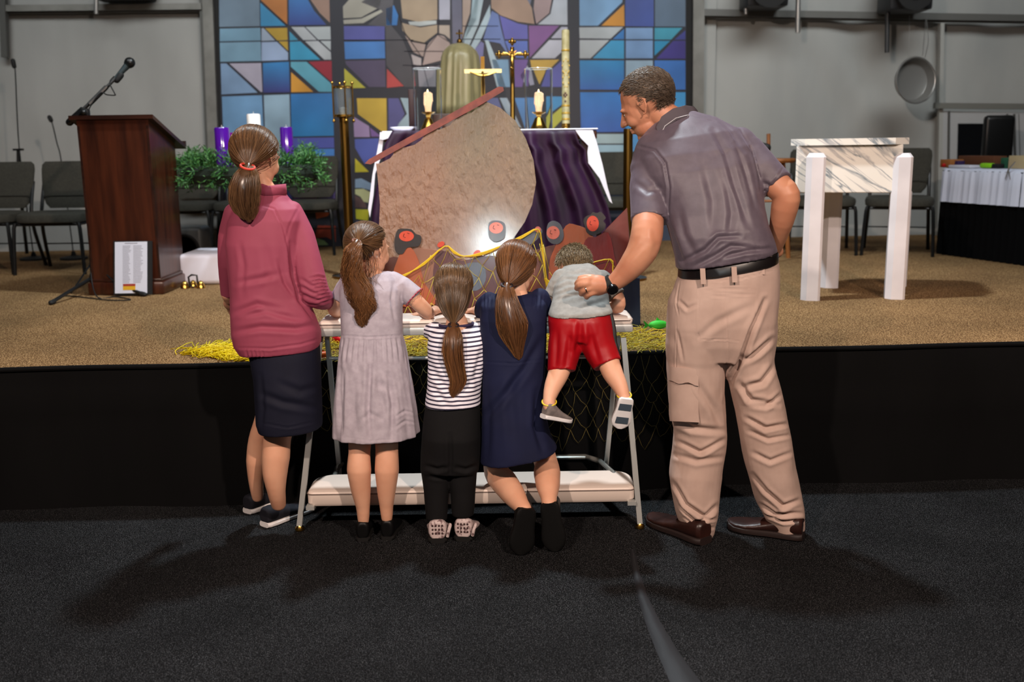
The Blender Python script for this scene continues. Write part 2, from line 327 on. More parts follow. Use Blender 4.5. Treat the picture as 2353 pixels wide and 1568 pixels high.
# ------------------------------------------------------------------ the printed banner
def banner():
    t = thing('stained_glass_banner', PW(1040, 560, WY, WS), 'huge printed stained glass pattern banner hanging behind the altar', 'banner')
    base = MB(); BY = WY-.01
    pts = [(492, -140), (1588, -140), (1588, 300), (1588, 556), (512, 574)]
    b0 = [PW(x, y, BY, WS) for x, y in pts]
    base.prism(b0, (0, .01, 0))
    mk('banner_backing', base, mat('banner_lead', (38, 40, 50), .45), t, smooth=False)
    side = MB()
    side.prism([PW(x, y, BY-.004, WS) for x, y in ((482, -140), (500, -140), (512, 574), (500, 574))], (0, .01, 0))
    mk('banner_edge', side, blk, t, smooth=False); side = MB()
    side.prism([PW(x, y, BY-.004, WS) for x, y in ((1577, -140), (1592, -140), (1592, 556), (1577, 556))], (0, .01, 0))
    mk('banner_edge', side, blk, t, smooth=False)
    S = """503,-60 595,-60 597,60 504,62|110,132,152
598,6 656,59 599,60|45,140,190
600,-50 659,-50 660,56 600,2|182,112,42
663,-50 700,-50 708,0 722,25 750,57 664,58|40,125,190|40,60,130
704,-50 756,-50 758,52 735,30 714,0|150,120,105
505,66 598,64 599,93 505,95|115,155,180
505,98 599,96 600,140 506,142|120,158,182
601,65 606,65 632,93 601,94|155,170,190
609,65 660,64 661,92 637,93|178,146,40
640,95 661,95 662,117|178,146,40
601,97 636,96 662,121 662,138 601,140|148,168,200
665,72 685,92 666,93|60,150,185
666,96 690,95 736,137 667,138|50,148,188
669,62 699,62 728,92 697,92|172,177,182
702,62 759,61 760,91 731,91|172,180,184
701,95 731,94 760,120 761,137 745,137|172,177,182
736,94 760,94 760,116|172,180,184
507,146 520,146 592,213 509,217|125,155,190
527,146 600,145 603,211 600,212|170,165,182
604,145 664,142 666,212 605,213|45,120,178|50,50,112
668,142 704,142 764,195 765,211 733,211 668,153|90,160,182
709,142 762,140 763,190|142,30,50
669,166 720,211 669,212|204,146,52
510,222 602,219 610,395 516,395|108,150,190
606,219 665,217 670,395 612,395|140,168,188
668,216 765,214 767,312 670,314|45,112,175|30,110,165
670,317 767,316 768,340 671,341|66,76,152
671,343 768,342 769,391 672,391|55,112,180
518,398 670,396 672,458 520,462|66,76,152
522,466 672,462 716,560 526,566|60,66,84
672,394 769,394 770,420 745,432 727,457 674,457|98,50,124
731,456 745,436 770,423 771,457|112,102,170
724,482 768,479 752,497 727,503|196,92,48
730,518 771,519 772,556 750,545 722,548|156,60,40
716,552 730,548 745,553 755,563 716,565|142,172,112
788,15 810,-10 880,-10 870,18 830,40 789,42|168,164,152
789,46 830,43 875,22 880,27 835,53 790,55|175,172,160
790,60 884,60 884,91 791,93|85,88,162
791,96 884,95 885,134 793,136|65,122,190
887,20 905,12 915,35 912,58 888,58|50,122,192
793,140 885,138 886,200 848,200 795,148|75,66,94
791,157 840,202 792,203|180,174,58
830,5 868,-20 905,-20 900,60 925,90 945,140 950,200 930,200 888,150 886,62 845,57 880,25|84,82,88|60,58,64
889,158 928,198 889,202|170,60,58
820,226 888,226 889,303 878,303 822,262|186,156,54
892,226 916,226 930,262 915,290 893,300|76,76,130
920,225 944,226 944,298 910,298 915,285 935,262|150,172,184
812,268 848,290 850,315 814,315|152,130,172
850,293 876,314 853,314|112,82,145
815,320 870,318 868,360 838,378 816,340|70,86,164
816,364 848,395 816,396|194,182,36
816,412 830,410 853,422 851,437 830,432 816,432|130,156,184
816,435 835,434 851,442 846,466 836,464 828,452 816,446|184,188,140
816,449 828,455 840,468 843,478 816,478|84,62,62
817,481 848,482 846,508 818,503|180,176,40
818,508 846,512 846,560 818,560|102,92,112
915,-60 1005,-60 1005,45 960,50 925,42|178,156,130
1008,-60 1034,-60 1034,45 1008,45|186,186,202
938,50 1003,47 1003,55 965,60 942,57|188,194,194
922,52 965,63 1005,57 1005,75 985,90 975,98 945,92 925,70|172,152,128
1008,58 1033,58 1034,90 1022,80 1008,76|182,166,152
985,100 1005,80 1020,83 1034,100 1030,135 970,150 975,120|168,148,142
930,80 945,96 978,102 972,130 950,120|168,148,140
945,125 968,134 968,152 950,148|176,166,166
950,155 1010,150 1010,200 955,200|150,146,156
1037,-60 1060,-60 1062,100 1040,100|104,104,126
1063,-60 1086,-60 1080,30 1068,65 1063,90|178,156,142
1090,-60 1105,-60 1095,45 1062,100 1068,80 1082,40|164,188,198
1108,-60 1122,-60 1100,55 1078,105 1065,102|174,192,200
1126,10 1127,40 1103,95 1090,115 1080,110 1104,58|170,190,200
1130,25 1145,33 1150,60 1160,100 1172,134 1150,100 1110,92|95,116,170
1088,118 1105,95 1112,100 1105,200 1060,200 1062,140|110,110,160
1128,-40 1190,-40 1222,18 1228,55 1190,50 1150,35 1129,18|166,136,116
1193,-40 1230,-40 1218,12|110,114,136
1232,-40 1275,-40 1262,30 1232,55 1226,20|162,138,138
1280,-40 1303,-40 1304,57 1236,56 1265,32|178,184,194
1148,36 1190,54 1212,58 1213,90 1160,90|88,88,168
1215,59 1285,59 1217,133|118,74,134
1160,94 1212,94 1213,134 1175,132|78,104,182
1290,62 1304,62 1304,88 1266,88|172,172,188
1262,92 1303,92 1290,120 1275,134 1222,134|176,178,190
1218,138 1285,137 1262,160 1240,195 1222,160|188,152,56
1172,137 1213,137 1200,200 1175,200|100,70,144
1195,175 1212,150 1225,195 1210,198|152,152,172
1262,165 1290,140 1292,200 1245,200|76,80,154
1130,137 1168,137 1172,200 1146,200|110,150,182
1114,92 1122,92 1150,160 1162,200 1142,200|168,188,198
1148,225 1165,225 1200,298 1180,298|152,168,182
1182,225 1245,225 1245,297 1207,297|70,126,184
1262,222 1292,222 1292,240 1262,262|50,132,184
1292,245 1292,275 1270,297 1262,297 1262,270|172,172,58
1060,225 1144,225 1170,298 1060,298|90,96,140
1331,-60 1434,-60 1430,5 1374,59 1332,59|120,162,202
1434,10 1435,60 1382,59|194,132,42
1437,-60 1502,-60 1502,61 1437,60|60,80,152
1505,-60 1575,-60 1575,61 1505,61|86,106,128
1331,63 1432,62 1403,89 1332,88|166,172,176
1332,92 1400,92 1357,134 1332,134|166,172,176
1434,66 1434,90 1408,90|40,110,176
1404,93 1434,93 1434,135 1362,134|45,142,188
1438,64 1500,64 1500,90 1438,90|116,150,192
1438,93 1500,93 1500,134 1438,134|110,146,190
1504,64 1568,64 1542,91 1504,91|55,142,166
1504,94 1540,94 1504,128|30,128,170
1575,70 1575,91 1550,91|52,56,130
1547,94 1575,94 1575,135 1508,135|55,45,122
1332,139 1434,139 1434,206 1333,206|25,128,184|30,90,165
1438,139 1500,139 1500,206 1438,206|142,168,188
1504,139 1575,139 1575,206 1504,206|50,106,178
1333,212 1434,212 1436,303 1335,304|30,108,178|42,88,166
1438,212 1575,212 1575,300 1438,300|55,136,190
1365,308 1435,308 1436,330 1366,330|150,172,178
1367,333 1436,333 1436,383 1367,383|140,172,188
1367,386 1436,386 1436,408 1403,440 1367,440|18,132,178
1404,445 1436,414 1436,446|122,168,192
1440,308 1575,308 1575,440 1440,440|66,130,182
1333,450 1575,450 1575,554 1333,556|52,66,88"""
    vs = []; fs = []; cols = []
    for line in S.split('\n'):
        q = line.split('|'); pp = [tuple(float(a) for a in w_.split(',')) for w_ in q[0].split()]
        c0 = lin([float(a) for a in q[1].split(',')]); c1 = lin([float(a) for a in q[2].split(',')]) if len(q) > 2 else tuple(x*.92 for x in c0)
        ys = [p[1] for p in pp]; y0, y1 = min(ys), max(ys); k = len(vs)
        for x, y in pp:
            vs.append(tuple(PW(x, y, BY-.003, WS))); t_ = (y-y0)/max(y1-y0, 1)
            cols.append(tuple(c0[i]*(1-t_)+c1[i]*t_ for i in range(3))+(1,))
        fs.append(tuple(range(k, len(vs))))
    me = bpy.data.meshes.new('glass_pattern'); me.from_pydata(vs, [], fs)
    bm = bmesh.new(); bm.from_mesh(me); bmesh.ops.triangulate(bm, faces=[f for f in bm.faces if len(f.verts) > 4]); bm.to_mesh(me); bm.free()
    a = me.attributes.new('Print', 'FLOAT_COLOR', 'POINT'); a.data.foreach_set('color', [x for c in cols for x in c])
    m, N, L, b = mnodes('banner_print', .42); at = N.new('ShaderNodeAttribute'); at.attribute_name = 'Print'
    tc = N.new('ShaderNodeTexCoord'); n_ = N.new('ShaderNodeTexNoise'); n_.inputs['Scale'].default_value = 3.2; n_.inputs['Detail'].default_value = 2
    L.new(tc.outputs['Object'], n_.inputs['Vector'])
    mr = N.new('ShaderNodeMapRange'); mr.inputs[1].default_value = .3; mr.inputs[2].default_value = .7; mr.inputs[3].default_value = .78; mr.inputs[4].default_value = 1.18
    L.new(n_.outputs['Fac'], mr.inputs[0]); vm = N.new('ShaderNodeVectorMath'); vm.operation = 'SCALE'
    L.new(at.outputs['Color'], vm.inputs[0]); L.new(mr.outputs[0], vm.inputs['Scale']); L.new(vm.outputs[0], b.inputs['Base Color'])
    me.materials.append(m); link('printed_pattern', me, t, angle=0)
    # fine printed lead lines across the arch figures
    for pl in ("600,2 662,60", "928,118 1034,118", "925,150 1010,152", "1063,60 1145,60", "1062,90 1150,90", "1228,40 1232,58", "940,92 975,100 985,100",
               "985,200 970,150 978,115 1005,80 1030,95", "1008,-20 1008,78", "790,92 950,92", "945,150 970,155 1012,148", "915,30 930,75 968,130"):
        q = [tuple(float(a) for a in w_.split(',')) for w_ in pl.split()]
        mb = MB(); mb.tube([PW(x, y, BY-.0035, WS) for x, y in q], .0030, 4); mk('printed_line', mb, mat('lead_line', (44, 42, 50), .5), t)
banner()
# ================================================================== things on the stage
wood = mat('cherry_wood', (74, 34, 18), .32, col2=(42, 17, 9), ns=5, stretch=(5, 5, .5), coat=.25, ramp=(.3, .7))
woodd = mat('cherry_wood_dark', (52, 24, 14), .35, col2=(34, 15, 9), ns=5, stretch=(.6, 5, 5), coat=.2)
brass = mat('brass', (196, 152, 72), .22, 1.0)
dbrass = mat('aged_brass', (128, 96, 44), .28, 1.0)
def lectern():
    b = PZ(300, 677, ZS); sc = mpp(P(300, 470, b.y)); x0 = P(216, 670, b.y).x; x1 = P(371, 670, b.y).x
    w_ = x1-x0; cx = (x0+x1)/2; D = .42; yF = b.y
    t = thing('lectern', (cx, yF+D/2, ZS), 'dark cherry wood lectern with sloping overhanging top at the left', 'lectern')
    ht = P(300, 264, yF).z-ZS; hb = P(428, 322, yF+D+.1).z-ZS
    # body: slightly wider at the base, side panels following the slope
    m = MB(); wb, wt = w_/2, w_/2-.006
    z0, zF, zB = .075, ht-.02, hb+.01
    vs = [(-wb, -D/2, z0), (wb, -D/2, z0), (wb, D/2, z0), (-wb, D/2, z0), (-wt-.012, -D/2, zF), (wt+.012, -D/2, zF), (wt+.012, D/2, zB), (-wt-.012, D/2, zB)]
    m.add(vs, [(0, 1, 5, 4), (1, 2, 6, 5), (2, 3, 7, 6), (3, 0, 4, 7), (0, 3, 2, 1), (4, 5, 6, 7)]); mk('body', m, wood, t, smooth=False, local=True)
    m = MB(); m.rbox((0, 0, .0375), (w_+.05, D+.05, .075), .012, 2); mk('plinth', m, wood, t, local=True)
    m = MB(); m.rbox((0, 0, .083), (w_+.025, D+.025, .018), .006, 2); mk('base_molding', m, woodd, t, local=True)
    m = MB(); o = .03; th = .022
    a = (-wb-o-.01, -D/2-.02, ht); bq = (wb+o+.01, -D/2-.02, ht); c = (wb+o+.01, D/2+.10, hb-.03); d = (-wb-o-.01, D/2+.10, hb-.03)
    m.prism([a, bq, c, d], (0, 0, -th)); mk('sloping_top', m, woodd, t, smooth=False, local=True)
    m = MB(); m.box((0, D/2+.10, hb-.02), (w_+.08, .015, .03)); mk('book_ledge', m, woodd, t, smooth=False, local=True)
    m = MB(); m.box((wb-.002, -D/2+.004, .52), (.012, .012, .86)); m.box((-wb+.002, -D/2+.004, .52), (.012, .012, .86)); mk('corner_trim', m, woodd, t, smooth=False, local=True)
    return t, yF
lec, LY = lectern()
def sign():
    a = P(263, 676, LY-.07); b = P(344, 672, LY-.07); c = P(344, 554, LY-.03); d = P(263, 554, LY-.03)
    ctr = (a+b)/2; t = thing('framed_notice', (ctr.x, ctr.y, ZS), 'white printed notice sheet in a black frame leaning against the lectern', 'notice')
    ex = (b-a).normalized(); a.z = b.z = ZS+.008
    nrm = (b-a).cross(d-a).normalized(); nrm = nrm if nrm.y < 0 else -nrm
    A = [a-ex*.006, b+ex*.012, c+ex*.012, d-ex*.006]; m = MB(); m.prism(A, -nrm*.012); mk('frame', m, blk, t, smooth=False)
    up = (d-a); r = (b-a)
    def q(u, v): return a+r*u+up*v+nrm*.003
    m = MB(); m.prism([q(.02, .03), q(.93, .03), q(.93, .98), q(.02, .98)], nrm*.002); mk('paper', m, mat('paper_white', (205, 208, 222), .5), t, smooth=False)
    m = MB()
    random.seed(3)
    for k in range(26):
        v = .90-.027*k
        for u0, u1 in ((.24, .48), (.54, .82)):
            e = u1-random.random()*.08; m.prism([p+nrm*.002 for p in (q(u0, v), q(e, v), q(e, v+.009), q(u0, v+.009))], nrm*.0006)
    m.prism([p+nrm*.002 for p in (q(.30, .945), q(.66, .945), q(.66, .96), q(.30, .96))], nrm*.0006)
    mk('printed_text', m, mat('print_grey', (140, 142, 156), .6), t, smooth=False)
    m = MB(); m.prism([p+nrm*.002 for p in (q(.25, .16), q(.60, .16), q(.60, .205), q(.25, .205))], nrm*.001); mk('printed_red_band', m, mat('print_red', (150, 50, 35), .6), t, smooth=False)
    m = MB(); m.prism([p+nrm*.002 for p in (q(.25, .09), q(.60, .09), q(.60, .16), q(.25, .16))], nrm*.001); mk('printed_yellow_band', m, mat('print_yellow', (205, 160, 30), .6), t, smooth=False)
sign()
blks = mat('satin_black', (16, 17, 18), .35); teal = mat('mic_grey', (58, 70, 74), .35, .5)
def mic_stand():
    b = PZ(218, 676, ZS); Y = b.y
    t = thing('microphone_stand', b, 'black boom microphone stand on a tripod in front of the lectern', 'microphone stand')
    top = P(201, 285, Y)
    m = MB(); m.tube([P(216, 655, Y), P(212, 470, Y), P(205, 380, Y)], .011, 10); m.tube([P(208, 430, Y), top], .014, 10); mk('pole', m, blks, t)
    hub = P(217, 648, Y)
    for x, y, in ((117, 696), (332, 677), (150, 645)):
        e = PZ(x, y, ZS+.012) if x != 150 else PZ(232, 640, ZS+.012)+Vector((0, .12, 0))
        m = MB(); m.tube([hub+Vector((0, 0, .03)), e], [.011, .010], 8); lg = mk('leg', m, blks, t)
        m = MB(); m.limb([(e+(hub-e)*.06, .014), (e, .014)], 8); mk('rubber_foot', m, blk, lg)
        m = MB(); m.tube([hub+Vector((0, 0, .12)), e*.55+hub*.45], .005, 6); mk('brace', m, blks, lg)
    m = MB(); m.tube([hub-Vector((0, 0, .02)), hub+Vector((0, 0, .05))], [.03, .022], 12); mk('hub', m, blks, t)
    m = MB(); m.tube([P(164, 277, Y), P(192, 252, Y)], [.020, .020], 12); m.limb([(P(160, 281, Y), .021), (P(166, 275, Y), .021)], 10); mk('counterweight', m, blks, t)
    m = MB(); m.tube([P(180, 262, Y), P(243, 203, Y+.05), P(268, 178, Y+.08)], [.010, .009, .008], 10); m.tube([P(205, 240, Y), P(245, 200, Y+.05)], .013, 10); mk('boom', m, blks, t)
    m = MB(); m.rbox(P(196, 262, Y), (.05, .04, .06), .012, 2); m.limb([(P(192, 258, Y-.03), .014), (P(192, 258, Y-.05), .018)], 8); mk('boom_clamp', m, blks, t)
    a = P(266, 180, Y+.08); e = P(301, 141, Y+.12); d = (e-a)
    m = MB(); m.tube([a, a+d*.5, a+d*.72, a+d*.78], [.011, .016, .019, .026], 14); mic = mk('microphone', m, teal, t)
    m = MB(); m.ball(a+d*.92, .030, n=16); mk('mic_grille', m, blks, mic)
    m = MB(); m.limb([(a+d*.05-Vector((0, 0, .015)), .017), (a+d*.3-Vector((0, 0, .01)), .019)], 10); mk('mic_clip', m, blk, t)
    m = MB(); m.tube([P(262, 176, Y+.06), P(252, 190, Y), P(263, 214, Y-.02), P(264, 219, Y-.02), P(246, 218, Y), P(230, 214, Y), P(205, 250, Y-.02), P(198, 290, Y-.03), P(194, 330, Y-.03), P(202, 370, Y-.03), P(198, 430, Y-.02), P(204, 500, Y-.03), P(214, 520, Y-.03), P(206, 560, Y-.02), P(210, 640, Y-.05), PZ(225, 684, ZS+.006), PZ(265, 682, ZS+.006), PZ(300, 689, ZS+.006), PZ(250, 690, ZS+.006), PZ(180, 682, ZS+.006), PZ(150, 680, ZS+.006)], .0035, 6, smooth=4); mk('cable', m, blk, t)
    m = MB(); m.limb([(P(198, 350, Y-.02), .016), (P(196, 370, Y-.02), .016)], 8); mk('cable_wrap', m, blk, t)
mic_stand()
def gooseneck(pts, Y, lbl):
    b = P(*pts[-1], Y)
    t = thing('gooseneck_microphone', (b.x, b.y, ZS), lbl, 'microphone', 'thin gooseneck microphones behind the grey chairs')
    q = [P(x, y, Y) for x, y in pts]; m = MB(); m.tube(q+[Vector((q[-1].x+.02, Y, ZS+.02))], .0048, 6, smooth=3); mk('neck', m, blks, t)
    a, c = q[0], q[1]; m = MB(); m.limb([(a+(c-a)*.0, .017), (a+(c-a)*.5, .016)], 10); mk('mic_head', m, blk, t)
    m = MB(); m.lathe([(.10, 0), (.10, .015), (.02, .03), (.012, .06)], (q[-1].x+.02, Y, ZS)); mk('base', m, blk, t)
    return t, q
g, q = gooseneck([(30, 140), (35, 165), (40, 280), (48, 375)], 7.6, 'tall thin gooseneck microphone behind the leftmost grey chair')
m = MB(); m.tube([P(42, 345, 7.58), P(42, 400, 7.58), (P(42, 400, 7.58).x, 7.58, ZS+.05)], .013, 8); m.box(P(42, 344, 7.58), (.07, .03, .015)); mk('stand_clamp', m, blks, g)
gooseneck([(114, 270), (120, 283), (131, 330), (142, 378)], 7.6, 'short gooseneck microphone leaning left, behind the chair beside the lectern')

# chairs ------------------------------------------------------------
fab = mat('grey_upholstery', (58, 57, 50), .9, col2=(50, 49, 43), ns=60, bump=.3, bs=400, bdist=.001, sheen=.2)
def chair():
    t = thing('stacking_chair', (0, 0, 0), 'x', 'chair', 'grey upholstered chairs at the back of the stage')
    m = MB(); rings = []
    for z, w_, d_, e in ((.405, .40, .36, 0), (.415, .455, .41, 0), (.45, .465, .425, 0), (.475, .45, .41, 0), (.487, .40, .36, 0)):
        rings.append([(w_/2*math.copysign(abs(math.cos(a))**.5, math.cos(a)), -.03+d_/2*math.copysign(abs(math.sin(a))**.5, math.sin(a)), z) for a in [2*math.pi*k/40+.01 for k in range(40)]])
    m.loft(rings); mk('seat', m, fab, t, local=True)
    m = MB(); rings = []
    # backrest: wide panel narrowing to a waist
    prof = [(.50, .30), (.54, .36), (.60, .395), (.72, .42), (.82, .43), (.86, .42), (.885, .38)]
    for z, w_ in prof:
        y = .20+(z-.5)*.22; th = .045 if .5 < z < .88 else .02
        rings.append([(w_/2*math.copysign(abs(math.cos(a))**.35, math.cos(a)), y+th/2*math.copysign(abs(math.sin(a))**.8, math.sin(a)), z) for a in [2*math.pi*k/32+.01 for k in range(32)]])
    m.loft(rings); bk_ = mk('backrest', m, fab, t, local=True)
    m = MB(); m.tube([(-.19, .195+.1*.22-.025, .605), (.19, .195+.1*.22-.025, .605)], .003, 6); mk('seam', m, mat('seam_dark', (38, 38, 34), .9), bk_, local=True)
    for sx in (-1, 1):
        m = MB(); m.tube([(sx*.20, -.19, .40), (sx*.22, -.21, .37), (sx*.235, -.235, 0)], .0125, 10, smooth=3); mk('leg', m, blks, t, local=True)
        m = MB(); m.tube([(sx*.20, .26, .72), (sx*.205, .17, .40), (sx*.225, .27, 0)], .0125, 10, smooth=4); mk('leg', m, blks, t, local=True)
    m = MB()
    for sx in (-1, 1): m.tube([(sx*.205, -.2, .395), (sx*.205, .18, .40)], .011, 8)
    m.tube([(-.205, -.19, .395), (.205, -.19, .395)], .010, 8); m.tube([(-.22, .22, .2), (.22, .22, .2)], .006, 6); mk('seat_frame', m, blks, t, local=True)
    return t
ch = chair(); GRP = 'grey upholstered chairs at the back of the stage'
def chair_at(px, py, lbl, first=False, rz=0):
    b = PZ(px, py, ZS); l = (b.x-.235*math.sin(rz), b.y+.235*math.cos(rz), ZS)
    if first: ch.location = l; ch.scale = (1.0, 1, .84); ch.rotation_euler = (0, 0, rz); ch['label'] = lbl; return ch
    return dup(ch, l, rz, lbl, GRP)
chair_at(115, 632, 'grey upholstered chair directly left of the lectern', True)
chair_at(-48, 632, 'grey upholstered chair cut off by the left edge of the photo')
chair_at(418, 590, 'grey upholstered chair half hidden by the lectern, under the wreath')
chair_at(558, 589, 'grey upholstered chair behind the girl in the pink jacket')
chair_at(698, 588, 'grey upholstered chair right of the pink jacket, under the wreath end')
chair_at(2060, 589, 'grey upholstered chair seen behind the right legs of the marble stand', rz=math.radians(-20))
chair_at(1888, 587, 'grey upholstered chair seen behind the left leg of the marble stand', rz=math.radians(-12))
chair_at(1432, 586, 'grey upholstered chair hidden beside the altar behind the man')

# altar --------------------------------------------------------------
AY = 5.9
velv = mat('purple_velvet', (44, 7, 48), .6, col2=(28, 4, 32), ns=4, sheen=.22, stretch=(3, 3, .5), bump=.2, bs=200)
linen = mat('white_linen', (222, 220, 232), .7, bump=.15, bs=60)
def altar():
    L_ = P(880, 310, AY); R_ = P(1372, 310, AY); zt = P(1250, 299, AY).z; x0, x1 = L_.x, R_.x; cx = (x0+x1)/2
    t = thing('altar_table', (cx, AY+.35, ZS), 'altar table draped in purple velvet over white linen, behind the boat', 'altar')
    m = MB(); m.rbox((cx, AY+.35, zt-.03), (x1-x0, .70, .05), .008, 2); mk('tabletop', m, wood, t)
    for sx in (-1, 1):
        for sy in (.06, .64):
            m = MB(); m.box((cx+sx*((x1-x0)/2-.06), AY+sy, (ZS+zt)/2-.03), (.07, .07, zt-ZS-.06)); mk('leg', m, wood, t, smooth=False)
    return t, x0, x1, zt
al, ax0, ax1, azt = altar()
def hang(name, outline, Y, m_, folds, amp, th=.004, lbl=None, cat=None):
    """cloth hanging in front: outline rows (y, xl, xr) in pixels, folds as vertical waves"""
    vs = []; fs = []; nx = 90; rows = []
    for i in range(len(outline)-1):
        (y0, a0, b0), (y1, a1, b1) = outline[i], outline[i+1]; k = max(2, int(abs(y1-y0)/8))
        for j in range(k): s = j/k; rows.append((y0+(y1-y0)*s, a0+(a1-a0)*s, b0+(b1-b0)*s))
    rows.append(outline[-1]); y_top = outline[0][0]; y_bot = outline[-1][0]
    for y, a, b in rows:
        g_ = min(1, (y-y_top)/60+.12)
        for i in range(nx+1):
            u = i/nx; x = a+(b-a)*u; ph = folds*u*2*math.pi
            d = amp*g_*(math.sin(ph+.7*math.sin(ph*.37))+.4*math.sin(ph*2.3+1))
            vs.append(tuple(P(x, y, Y-.012-amp*1.4-d)))
    for k in range(len(rows)-1):
        for i in range(nx): a = k*(nx+1)+i; fs.append((a, a+1, a+nx+2, a+nx+1))
    o = mk(name, MB().add(vs, fs), m_, None, angle=0)
    md = o.modifiers.new('thick', 'SOLIDIFY'); md.thickness = th; md.offset = 1
    if lbl: tag(o, lbl, cat)
    return o
hang('velvet_altar_cloth', [(300, 902, 1322), (330, 885, 1330), (345, 880, 1345), (375, 878, 1348), (400, 872, 1362), (440, 862, 1382), (480, 856, 1398), (545, 850, 1412), (640, 846, 1424), (735, 842, 1432)], AY-.02, velv, 7, .030, lbl='dark purple velvet cloth falling in folds down the altar front', cat='altar cloth')
m = MB(); cc = (P(880, 300, AY)+P(1372, 300, AY))/2
m.rbox(((ax0+ax1)/2, AY+.35, azt+.003), (ax1-ax0+.01, .72, .008), .003, 1)
def panel(pts, Y, Yb=None): 
    m.prism([P(x, y, Y) for x, y in pts], (0, .006, 0))
panel([(1322, 299), (1362, 299), (1372, 330), (1385, 380), (1396, 430), (1407, 468), (1400, 462), (1378, 410), (1352, 375), (1350, 350), (1352, 335), (1335, 318)], AY-.06)
panel([(873, 304), (935, 301), (915, 310), (880, 322), (872, 320)], AY-.06)
panel([(872, 318), (881, 318), (876, 360), (862, 400), (858, 450), (850, 500), (846, 480), (856, 400), (866, 350)], AY-.05)
o = mk('white_altar_cloth', m, linen, smooth=False); tag(o, 'white linen altar cloth showing at the corners beside the purple velvet', 'altar cloth')

wax = mat('cream_wax', (240, 214, 178), .45, sss=.2, emit=(255, 206, 150), estr=.55)  # emission puts the candle's glow into the wax itself
glass = mat('clear_glass', (250, 252, 252), .02, trans=1.0, ior=1.25, spec=.4)
flame = mat('flame', (255, 240, 200), .5, emit=(255, 226, 168), estr=2.6)
def candlestick(px, lbl, clbl, glbl):
    Y = AY+.22; zt = azt+.007; c = P(px, 260, Y); s = mpp(c); cx = c.x
    base = zt
    def z(y): return P(px, y, Y).z
    t = thing('candlestick', (cx, Y, base), lbl, 'candlestick', 'brass candlesticks on the altar')
    m = MB(); zz = z(262)
    m.lathe([(.050, base), (.050, base+.008), (.040, base+.03), (.022, base+.07), (.012, zz-.02), (.018, zz-.008), (.018, zz)], (cx, Y, 0)); mk('stem', m, brass, t)
    m = MB(); m.lathe([(.012, zz-.004), (.030, zz), (.044, zz+.010), (.042, zz+.012), (.018, zz+.004)], (cx, Y, 0)); mk('drip_pan', m, brass, t)
    m = MB(); r = .0235
    m.lathe([(.018, zz), (r*.8, z(250)), (r, z(240)), (r*1.12, z(236)), (r*.95, z(230)), (r*1.05, z(220)), (r*1.0, z(214)), (r*.75, z(212)), (.004, z(211))], (cx, Y, 0), n=20)
    for a in range(5): m.limb([((cx+r*math.cos(a*1.3), Y+r*math.sin(a*1.3), z(216+a*2)), .005), ((cx+r*1.05*math.cos(a*1.3), Y+r*1.05*math.sin(a*1.3), z(232+a*3)), .006)], 8)
    cd = mk('candle', m, wax); tag(cd, clbl, 'candle', 'lit altar candles')
    m = MB(); m.lathe([(.001, z(214)), (.005, z(212)), (.0045, z(209)), (.001, z(205))], (cx, Y, 0), 12); mk('flame', m, flame, cd)
    m = MB(); m.lathe([(.082, zt), (.084, z(160)), (.084, z(158)), (.0815, z(158)), (.0795, zt+.002)], (cx, Y, 0), 40, cap=False); g_ = mk('glass_chimney', m, glass); rm = MB(); rm.tube([(cx+.083*math.cos(a), Y+.083*math.sin(a), z(158)) for a in [2*math.pi*k/40 for k in range(41)]], .0015, 6, cap=False); mk('glass_rim', rm, mat('rim_glint', (190, 198, 200), .1), g_); tag(g_, glbl, 'glass cylinder', 'glass cylinders around the altar candles')  # pale opaque ring paints the bright glint on the glass rim
candlestick(984, 'brass candlestick on the altar, left of the gold veil', 'lit cream candle on the altar, left of the gold veil', 'clear glass cylinder on the altar, left of the gold veil')
candlestick(1238, 'brass candlestick on the altar, right of the crucifix', 'lit cream candle on the altar, right of the crucifix', 'clear glass cylinder on the altar, right of the crucifix')

def crucifix():
    Y = AY+.35; c = P(1177, 299, Y); s = mpp(c); cx = c.x
    t = thing('crucifix', (cx, Y, azt+.007), 'tall ornate brass standing crucifix on the altar', 'crucifix')
    def q(x, y, d=0): return P(x, y, Y+d)
    m = MB(); m.lathe([(.06, azt+.007), (.055, azt+.02), (.02, azt+.04), (.012, azt+.06)], (cx, Y, 0)); mk('base', m, brass, t)
    m = MB(); m.tube([q(1178, 298), q(1178, 235), q(1177, 108)], [.017, .015, .012], 10); m.tube([q(1152, 125), q(1203, 125)], .009, 10)
    for x, y in ((1177, 96), (1147, 125), (1207, 125)):
        m.ball(q(x, y), .016, n=10, m=8)
        for dx, dy in ((0, -6), (-6, 0), (6, 0), (0, 6)): m.ball(q(x+dx, y+dy), .009, n=8, m=6)
    for dx, dy in ((-9, -9), (9, -9), (-9, 9), (9, 9)): m.tube([q(1177, 125), q(1177+dx, 125+dy)], [.007, .002], 6)
    mk('cross', m, dbrass, t)
    m = MB(); f = -.018
    m.limb([(q(1177, 128, f), .009), (q(1177, 142, f), .011), (q(1178, 155, f), .009)], 10)
    m.ball(q(1176, 117, f), .010, n=10, m=8)
    for sx in (-1, 1):
        m.limb([(q(1177+sx*3, 129, f), .005), (q(1177+sx*12, 122, f), .004), (q(1177+sx*21, 121, f), .003)], 8)
        m.limb([(q(1177+sx*2, 156, f), .007), (q(1178+sx*2, 172, f), .006), (q(1178, 192, f), .004)], 8)
    mk('figure', m, brass, t)
crucifix()
